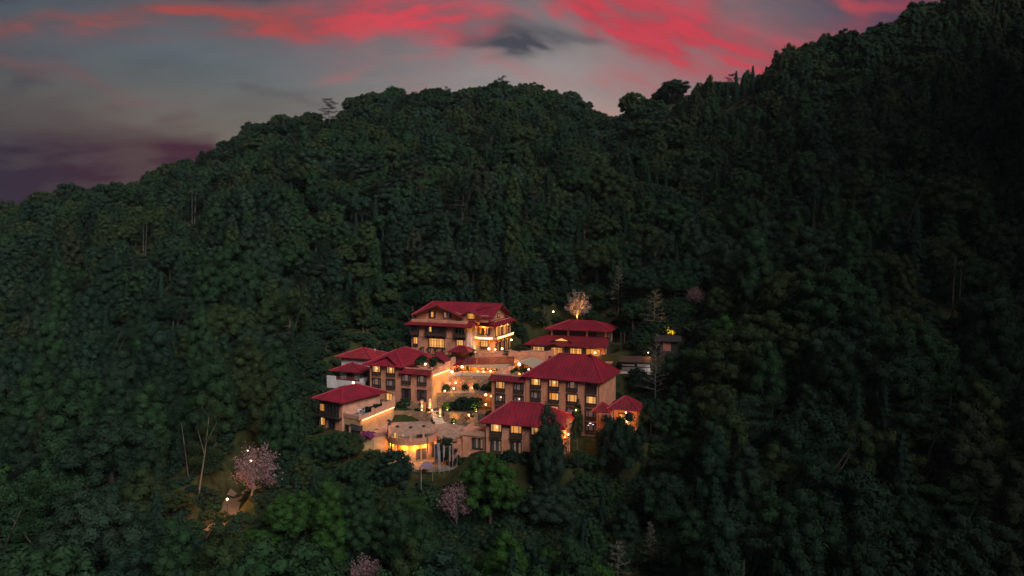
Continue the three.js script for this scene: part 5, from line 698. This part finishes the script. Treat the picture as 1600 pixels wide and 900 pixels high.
put('ridge_tree', 'tree', 'umbrella shaped tree standing out against the sky on the long ridge', 514, 178, 409, 6.4, 5.6, FINE.open[1], L['dark green'], { trunk: rod(V(0, -.5, 0), V(0, 2.4, 0), .04, .02) });
[[1136, 126, 366], [1150, 120, 366], [1162, 114, 366], [1176, 114, 365]].forEach(([u, v, Z], i) => put('conifer_tree', 'tree', ['first', 'second', 'third', 'last'][i] + ' of four spiky conifers in a row on the skyline past the notch', u, v + 26, Z, 3.2, 3.4 + (i % 2) * .5, FINE.spire[i % 2], L['blue green']));
put('broadleaf_tree', 'tree', 'rounded tree leaning over the notch of the ridge against the red sky', 1052, 150, 384, 8, 6, FINE.broad[3], L['dark green']);
// shrubs of the gardens
const shrub = (label, u, v, Z, y, r, h, k, tint) => put('garden_shrub', 'shrub', label, u, v, Z, r, h, BUSH[k], L[tint], { y, turn: u });
shrub('yellow green shrub lit from below by the garden wall', 698, 634, 168.8, 4.3, 1.2, 1.3, 0, 'bright green'); shrub('dark shrub filling the bed, next to the lit shrub by the wall', 711, 638, 168.6, 4.3, 1.8, 1.6, 1, 'dark green'); shrub('largest dark shrub in the middle of the planting bed', 724, 638, 168.2, 4.3, 2.3, 1.9, 2, 'dark green'); shrub('shrub above the uplight in the planting bed', 741, 636, 167.6, 4.3, 1.8, 1.9, 2, 'green'); shrub('small dark shrub below the lit wall niche', 746, 622, 170, 5, 1.4, 1.4, 0, 'dark green'); shrub('dark hedge shrub at the foot of the large block wing', 775, 648, 164.5, 3, 2.0, 1.9, 1, 'dark green'); shrub('second dark shrub at the foot of the wing, nearer the lodge roof', 787, 654, 162.5, 2.4, 1.8, 1.6, 0, 'dark green');
shrub('yellow lit plant on top of the rubble wall', 709, 655, 162.6, 2.4, .6, .8, 0, 'bright green'); shrub('rusty shrub behind the low lamp on the rubble wall', 735, 650, 162.4, 4.0, 1.1, .8, 1, 'brownish');
shrub('dark hedge above the curved rubble wall, by the lodge terrace', 622, 648, 168, 4.4, 1.4, 1.3, 1, 'dark green'); shrub('tallest hedge shrub above the curved rubble wall', 634, 648, 168.2, 4.4, 1.7, 1.6, 2, 'green'); shrub('drooping dark plant at the rim of the curved rubble wall', 652, 652, 166.8, 4.1, 1.0, .8, 0, 'dark green');
shrub('flat green hedge on the stepped lodge terrace', 578, 640, 160, 5.9, 1.6, .9, 1, 'dark green'); shrub('second flat hedge on the stepped lodge terrace', 589, 638, 162.5, 5.9, 1.4, .9, 0, 'dark green');
put('bougainvillea', 'shrub', 'magenta flowering bush at the corner of the plaza', 574, 676, 151.4, 1.7, 1.2, BUSH[1], std({ color: lin(.20, .022, .13), vertexColors: true, side: THREE.DoubleSide }), { y: 1.9 });
shrub('glowing shrub in front of the lit pillar of the main house', 736, 553, 186.6, 14.9, .9, .9, 0, 'bright green'); shrub('dark planter bush on the forecourt near the porch roof', 708, 556, 183.6, 13.4, 1.5, 1.3, 1, 'dark green'); shrub('dark shrub by the forecourt globe lamps', 791, 553, 187.6, 14.9, 1.4, .9, 0, 'olive'); shrub('broad bush beside the east end of the main house', 812, 548, 197, 14.6, 2.2, 1.5, 1, 'olive');
shrub('yellow shrub lit from below above the garden hut', 1051, 525, 186.6, undefined, 2.5, 2.3, 0, 'brownish'); shrub('small yellow lit shrub beside the service shelter', 1013, 554, 183, undefined, .8, .9, 0, 'bright green'); shrub('lamp lit bush on the grassy bank above the main house', 842, 510, 211, undefined, 2.6, 2.0, 1, 'olive'); shrub('low bush under the post lamp on the bank', 872, 506, 210, undefined, 2.0, 1.3, 0, 'olive'); shrub('bush by the far end of the blossom tree bank', 925, 503, 212, undefined, 2.2, 1.7, 2, 'green'); shrub('yellow lit bush at the foot of the leaning blossom tree', 347, 790, 134.6, undefined, 1.5, 1.6, 1, 'olive');
shrub('dark bush at the side of the dark garden hut', 1005, 560, 190, undefined, 2.6, 2.2, 2, 'dark green'); shrub('dark bush before the service shelter', 992, 545, 186, undefined, 2.4, 2.0, 1, 'dark green');
shrub('dark shrub behind the slim banner poles, nearer the front lodge', 716, 735, 146.0, -2.6, 1.8, 2.0, 1, 'dark green'); shrub('low dark shrub at the foot of the salmon wall beside the front lodge', 727, 738, 145.0, -2.2, 1.5, 1.5, 0, 'green'); shrub('shrub on the garden court below the dining parapet', 770, 606, 174, 7.6, 1.4, 1.9, 2, 'olive'); shrub('lamp lit shrub at the end wall corner of the garden court', 697, 602, 173.5, 7.6, 1.2, 1.5, 0, 'green'); shrub('planter shrub under the dining parapet, nearer the end wall', 727, 600, 175.4, 7.6, .9, 1.3, 1, 'dark green'); shrub('planter shrub under the dining parapet, in its middle', 744, 600, 175.4, 7.6, 1.0, 1.4, 0, 'olive'); shrub('planter shrub under the dining parapet, nearer the large block', 757, 600, 175.4, 7.6, .9, 1.2, 1, 'dark green');
{ // lit dirt path on the lower slope
  const pts = []; for (let i = 0; i <= 12; i++) { const z = -130 - i * 2.2, x = -58.6 - i * .22 + Math.sin(i * .6) * .8; pts.push([x, z]); }
  const pos = [], uv = [], idx = []; pts.forEach(([x, z], i) => { for (const s of [-1.9, 0, 1.9]) { pos.push(x + s, groundY(x + s, z) + .08, z); uv.push(x + s, z); } if (i) { const o = i * 3; idx.push(o - 3, o - 2, o, o - 2, o + 1, o, o - 2, o - 1, o + 1, o - 1, o + 2, o + 1); } });
  const g = new THREE.BufferGeometry(); g.setAttribute('position', new THREE.Float32BufferAttribute(pos, 3)); g.setAttribute('uv', new THREE.Float32BufferAttribute(uv, 2)); g.setIndex(idx); g.computeVertexNormals(); struct('path', g, std({ color: lin(.26, .17, .10), map: rep(plasterTex, .3), side: THREE.DoubleSide }));
}
// ───────────────────────── the forest ─────────────────────────
const proj = (p) => { const v = p.clone().project(camera); return [800 + v.x * 800, 450 - v.y * 450]; };
camera.aspect = 16 / 9; camera.updateProjectionMatrix(); camera.updateMatrixWorld(true);
// what has been built so far: where it stands on the ground, and how it is seen from the valley, so that the forest leaves it open
const OCC = new Set(), GW = 400, GH = 225, ZB = new Float32Array(GW * GH).fill(0), isTree = /tree|shrub|bougain/;
{
  scene.updateMatrixWorld(true); const p = [V(0, 0, 0), V(0, 0, 0), V(0, 0, 0)], q = V(0, 0, 0);
  for (const top of scene.children) { if (!top.name || top.name === 'hillside') continue; const green = isTree.test(top.name); top.traverse((o) => { if (!o.isMesh) return; const g = o.geometry, A = g.attributes.position, I = g.index, n = (I ?? A).count;
    for (let i = 0; i < n; i += 3) {
      for (let k = 0; k < 3; k++) p[k].fromBufferAttribute(A, I ? I.getX(i + k) : i + k).applyMatrix4(o.matrixWorld);
      if (!green) { const x0 = Math.min(p[0].x, p[1].x, p[2].x), x1 = Math.max(p[0].x, p[1].x, p[2].x), z0 = Math.min(p[0].z, p[1].z, p[2].z), z1 = Math.max(p[0].z, p[1].z, p[2].z); const sx = Math.max(1, Math.ceil((x1 - x0) / .7)), sz = Math.max(1, Math.ceil((z1 - z0) / .7)), m = Math.min(60, Math.max(sx, sz)); for (let a = 0; a <= m; a++) for (let b = 0; b <= m - a; b++) { const u = a / m, v = b / m, x = p[0].x + (p[1].x - p[0].x) * u + (p[2].x - p[0].x) * v, z = p[0].z + (p[1].z - p[0].z) * u + (p[2].z - p[0].z) * v; OCC.add(Math.round(x) * 4096 + Math.round(z)); } }
      let ux = 1e9, uX = -1e9, vx = 1e9, vX = -1e9, dd = 0; for (let k = 0; k < 3; k++) { dd += -p[k].z / 3; q.copy(p[k]).project(camera); const u = (q.x + 1) / 2 * GW, v = (1 - q.y) / 2 * GH; ux = Math.min(ux, u); uX = Math.max(uX, u); vx = Math.min(vx, v); vX = Math.max(vX, v); }
      if (uX - ux > 60 || dd < 60) { if (uX - ux > 200) continue; }
      for (let v = Math.max(0, Math.floor(vx)); v <= Math.min(GH - 1, Math.floor(vX)); v++) for (let u = Math.max(0, Math.floor(ux)); u <= Math.min(GW - 1, Math.floor(uX)); u++) { const k = v * GW + u; ZB[k] = Math.max(ZB[k], dd); }
    } }); }
}
const built = (x, z, m) => { const n = Math.ceil(m); for (let a = -n; a <= n; a++) for (let b = -n; b <= n; b++) if (a * a + b * b <= m * m + .3 && OCC.has((Math.round(x) + a) * 4096 + Math.round(z) + b)) return true; return false; };
function hides(x, y, z, Rr, h, most) {                      // share of a tree's outline that would stand before something built
  const [u0, v0] = proj(V(x - Rr * .95, y + h * .3, z)), [u1, v1] = proj(V(x + Rr * .95, y + h, z)); let n = 0, k = 0; const a = Math.floor(u0 / 4), b = Math.ceil(u1 / 4), c = Math.floor(v1 / 4), d = Math.ceil(v0 / 4);
  for (let v = c; v <= d; v++) for (let u = a; u <= b; u++) { const eu = (u - (a + b) / 2) / ((b - a) / 2 + .5), ev = (v - (c + d) / 2) / ((d - c) / 2 + .5); if (eu * eu + ev * ev > 1) continue; n++; if (u >= 0 && v >= 0 && u < GW && v < GH && ZB[v * GW + u] > -z + 1) k++; }
  return n && k / n > most;
}
const LAWN = [[-20, -141.5, 6, 3], [-60, -141, 3, 11]];
const lawn = (x, z, m) => LAWN.some(([a, b, rx, rz]) => Math.hypot((x - a) / (rx + m), (z - b) / (rz + m)) < 1);
const trees = [];
{
  const r = rngOf(4242), cells = new Map(), S = 4, near = (x, z, d) => { const a = Math.floor(x / S), b = Math.floor(z / S), k = Math.ceil(d / S) + 1; for (let i = -k; i <= k; i++) for (let j = -k; j <= k; j++) for (const t of cells.get((a + i) * 5000 + b + j) ?? []) if (Math.hypot(t.x - x, t.z - z) < (d + t.R) * .5 * 1.02) return true; return false; };
  for (let n = 0; n < 60000; n++) {
    const d = 78 + Math.pow(r(), .75) * 440, t = -1.15 + 2.4 * r(), x = t * d, z = -d;
    if (d > table(CREST, t, 1) + 45) continue;
    const patch = fbm(x * .02 + 50, z * .02 + 9, 3), u = r(); let kind = u < .62 ? 'broad' : u < .84 ? 'tall' : u < .91 ? 'spire' : 'open'; if (patch > .6 && u < .6) kind = 'tall';
    if ((kind === 'spire' || kind === 'tall') && d > table(CREST, t, 1) - 70 && (t < .22 || t > .5)) kind = 'broad';
    let R = (kind === 'broad' ? 3.9 + 4.4 * r() * r() + 1.2 * r() : kind === 'tall' ? 3.2 + 2.4 * r() : kind === 'spire' ? 2.3 + 1.2 * r() : 3.6 + 2.2 * r()) * (1 + .28 * sstep(210, 150, d) + .22 * sstep(.1, .35, t) * sstep(260, 200, d));
    R = Math.min(R, d > 300 ? 7 : 9.2);
    if (built(x, z, R * .5) || lawn(x, z, R * .4) || near(x, z, R) || MARK.some(([a, b, q]) => Math.hypot(a - x, b - z) < (q + R) * .72)) continue;
    const V_ = Math.floor(r() * SPEC[kind].length), spec = SPEC[kind][V_]; let sy = R * (.86 + .3 * r()), y = groundY(x, z);
    let h = spec.h * sy;
    if (hides(x, y, z, R, h, .07)) { sy *= .62; R *= .72; h = spec.h * sy; if (hides(x, y, z, R, h, .06)) { if (r() < .5) continue; sy *= .6; R *= .7; h = spec.h * sy; if (R < 1.5 || hides(x, y, z, R, h, .05)) continue; } }
    const c = r(), pch = fbm(x * .03 + 90, z * .03 + 70, 2); let tint = c < .26 ? 'dark green' : c < .48 ? 'green' : c < .66 ? 'grey green' : c < .78 ? 'blue green' : c < .91 ? 'olive' : c < .965 ? 'brownish' : 'bright green';
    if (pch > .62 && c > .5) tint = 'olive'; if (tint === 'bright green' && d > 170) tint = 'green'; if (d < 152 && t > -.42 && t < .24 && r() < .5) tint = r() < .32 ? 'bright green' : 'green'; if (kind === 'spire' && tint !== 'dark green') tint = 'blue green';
    const o = { x, y: y - .2, z, R, sy, kind, v: V_, tint, turn: r() * 6.28, lean: (r() - .5) * .08, d, shade: .75 + .5 * r() };
    const key = Math.floor(x / S) * 5000 + Math.floor(z / S); cells.has(key) ? cells.get(key).push(o) : cells.set(key, [o]); trees.push(o);
  }
}
for (const t of trees) { const [u, v] = proj(V(t.x, t.y + SPEC[t.kind][t.v].h * t.sy * .62, t.z)); t.u = u; t.pv = v; t.size = t.R * t.sy / t.d / t.d; t.seen = u > -20 && u < 1620 && v > -20 && v < 915; }
const ranked = trees.filter((t) => t.seen).sort((a, b) => b.size - a.size), ONE = ranked.slice(0, 292), single = new Set(ONE);
// how each tree is told from the others: its look, the ground it stands on, and its place counted from a landmark
const FORM = { broad: ['round-crowned', 'wide domed', 'billowing', 'uneven-crowned', 'low spreading'], tall: ['tall narrow', 'upright oval', 'slender tall'], spire: ['spired conifer', 'slim conifer'], open: ['airy open-crowned', 'loose layered'] };
const SPOT = (t) => {
  const { u, pv, d } = t;
  if (u < 330) return pv > 700 ? ['low past the blossom path', 360, 720] : pv > 540 ? ['beyond the blossom path', 360, 680] : ['uphill of the blossom path', 360, 680];
  if (u < 500) return pv > 690 ? ['beside the lit blossom path', 385, 720] : pv > 520 ? ['beside the white annex', 520, 580] : ['uphill of the white annex', 550, 550];
  if (u < 640) return pv > 800 ? ['far below the side lodge', 545, 640] : pv > 600 ? ['below the side lodge', 545, 640] : ['behind the white annex', 550, 550];
  if (u < 780) return pv > 780 ? ['far below the banner poles', 690, 720] : pv > 600 ? ['below the banner poles', 690, 720] : ['behind the top hotel block', 720, 500];
  if (u < 960) return pv > 800 ? ['far below the front lodge', 820, 650] : pv > 600 ? ['below the front lodge', 820, 650] : ['uphill of the restaurant house', 900, 520];
  if (u < 1130) return pv > 760 ? ['below the small pavilion', 975, 640] : pv > 560 ? ['beside the small pavilion', 975, 640] : ['around the dark garden hut', 1045, 530];
  if (u < 1330) return pv > 720 ? ['low past the small pavilion', 975, 650] : pv > 500 ? ['past the small pavilion', 975, 640] : ['uphill past the garden hut', 1045, 530];
  return pv > 650 ? ['low and far past the pavilion', 975, 650] : pv > 400 ? ['far past the garden hut', 1045, 530] : ['high above the garden hut', 1045, 530];
};
const buckets = new Map(); for (const t of ONE) { const [where, lu, lv] = SPOT(t); const key = `${t.tint} ${FORM[t.kind][t.v]} tree ${where}`; t.base = key; t.away = Math.hypot(t.u - lu, t.pv - lv); buckets.has(key) ? buckets.get(key).push(t) : buckets.set(key, [t]); }
const ORD = ['first', 'second', 'third', 'fourth', 'fifth', 'sixth', 'seventh', 'eighth', 'ninth'], NUM = ['', 'one', 'two', 'three', 'four', 'five', 'six', 'seven', 'eight', 'nine'];
for (const [key, l] of buckets) { l.sort((a, b) => a.away - b.away); l.forEach((t, i) => { t.label = l.length === 1 ? key : `${ORD[i]} ${key}, counting outward`; if (l.length === 1) t.label = key; }); }
const PROTO = {};
for (const t of ONE) {
  const spec = SPEC[t.kind][t.v], key = t.kind + t.v + t.tint, name = t.kind === 'spire' ? 'conifer_tree' : 'broadleaf_tree';
  let o;
  if (PROTO[key]) { o = PROTO[key].clone(); o.name = numbered(name); scene.add(o); }
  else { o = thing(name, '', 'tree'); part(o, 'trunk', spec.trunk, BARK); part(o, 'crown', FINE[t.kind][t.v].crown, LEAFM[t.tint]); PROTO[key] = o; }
  o.position.set(t.x, t.y, t.z); o.rotation.set(t.lean, t.turn, t.lean * .7); o.scale.set(t.R, t.sy, t.R);
  o.userData = { label: t.label, category: 'tree', group: 'forest trees round the hotel' };
}
{
  const forest = new THREE.Group(); forest.name = 'forest'; forest.userData = { kind: 'stuff', label: 'dense dark forest covering the mountainside up to the ridge' }; scene.add(forest);
  const m = new THREE.Matrix4(), q = new THREE.Quaternion(), e = new THREE.Euler(), col = new THREE.Color(), WM = leafy(1, 1, 1);
  for (const kind in SPEC) SPEC[kind].forEach((spec, v) => {
    const l = trees.filter((t) => t.kind === kind && t.v === v && !single.has(t)); if (!l.length) return;
    const c = new THREE.InstancedMesh(spec.crown, WM, l.length), k = new THREE.InstancedMesh(spec.trunk, BARK, l.length); c.name = kind === 'spire' ? 'conifer_crowns' : 'tree_crowns'; k.name = 'tree_trunks'; c.userData.kind = k.userData.kind = 'stuff'; c.castShadow = c.receiveShadow = k.castShadow = true;
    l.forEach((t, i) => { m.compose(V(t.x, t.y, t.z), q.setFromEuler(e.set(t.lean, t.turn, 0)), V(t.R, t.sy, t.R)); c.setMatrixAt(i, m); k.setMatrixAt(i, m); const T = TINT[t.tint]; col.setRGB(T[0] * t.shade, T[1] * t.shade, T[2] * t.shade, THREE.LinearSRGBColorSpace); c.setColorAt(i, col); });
    forest.add(c, k);
  });
  // undergrowth between the trunks
  const r = rngOf(99), bush = [broadCrown(41, { h: 1.1, lobes: 12, per: 40, size: .17, base: .0 }).crown, broadCrown(42, { h: 1.3, lobes: 14, per: 40, size: .16, base: .0, ragged: .35 }).crown];
  const spots = [[], []]; for (let n = 0; n < 40000 && spots[0].length + spots[1].length < 15000; n++) { const d = 84 + Math.pow(r(), .8) * 340, t = -.95 + 1.95 * r(), x = t * d, z = -d; if (d > table(CREST, t, 1) + 12 || built(x, z, 1.2) || hides(x, groundY(x, z), z, 1.2, 1.1, .93)) continue; if (lawn(x, z, 0) && r() < .35) continue; spots[n & 1].push([x, groundY(x, z) - .15, z, .7 + 1.1 * r(), r() * 6.28, Object.keys(TINT)[Math.floor(r() * 5)], .8 + .5 * r()]); }
  const under = new THREE.Group(); under.name = 'undergrowth'; under.userData = { kind: 'stuff', label: 'low bushes and scrub covering the ground between the trees' }; scene.add(under);
  spots.forEach((l, b) => { const c = new THREE.InstancedMesh(bush[b], WM, l.length); c.name = 'scrub'; c.userData.kind = 'stuff'; c.castShadow = c.receiveShadow = true; l.forEach(([x, y, z, s, a, tint, k], i) => { m.compose(V(x, y, z), q.setFromEuler(e.set(0, a, 0)), V(s, s * .8, s)); c.setMatrixAt(i, m); const T = TINT[tint]; col.setRGB(T[0] * k, T[1] * k, T[2] * k, THREE.LinearSRGBColorSpace); c.setColorAt(i, col); }); under.add(c); });
  { const big = [[], []]; for (let n = 0; n < 14000 && big[0].length + big[1].length < 2200; n++) { const d = 118 + r() * 100, t = -.46 + .78 * r(), x = t * d, z = -d, s = 1.5 + 1.7 * r(), g = groundY(x, z); if (built(x, z, s * .8) || lawn(x, z, -1) || hides(x, g, z, s, s * 1.3, s < 2.1 ? .5 : .2)) continue; big[n & 1].push([x, g - .2, z, s, r() * 6.28, Object.keys(TINT)[Math.floor(r() * 5)], .8 + .5 * r()]); } big.forEach((l, b) => { const c = new THREE.InstancedMesh(BUSH[b].crown, WM, l.length); c.name = 'bushes'; c.userData.kind = 'stuff'; c.castShadow = c.receiveShadow = true; l.forEach(([x, y, z, s, a, tint, k], i) => { m.compose(V(x, y, z), q.setFromEuler(e.set(0, a, 0)), V(s, s * .8, s)); c.setMatrixAt(i, m); const T = TINT[tint]; col.setRGB(T[0] * k, T[1] * k, T[2] * k, THREE.LinearSRGBColorSpace); c.setColorAt(i, col); }); under.add(c); }); }
  console.log('trees', trees.length, 'single', ONE.length, 'seen', ranked.length, 'labels', new Set(ONE.map((t) => t.label)).size, 'longest', Math.max(...ONE.map((t) => t.label.split(' ').length)));
}
renderer.render(scene, camera);
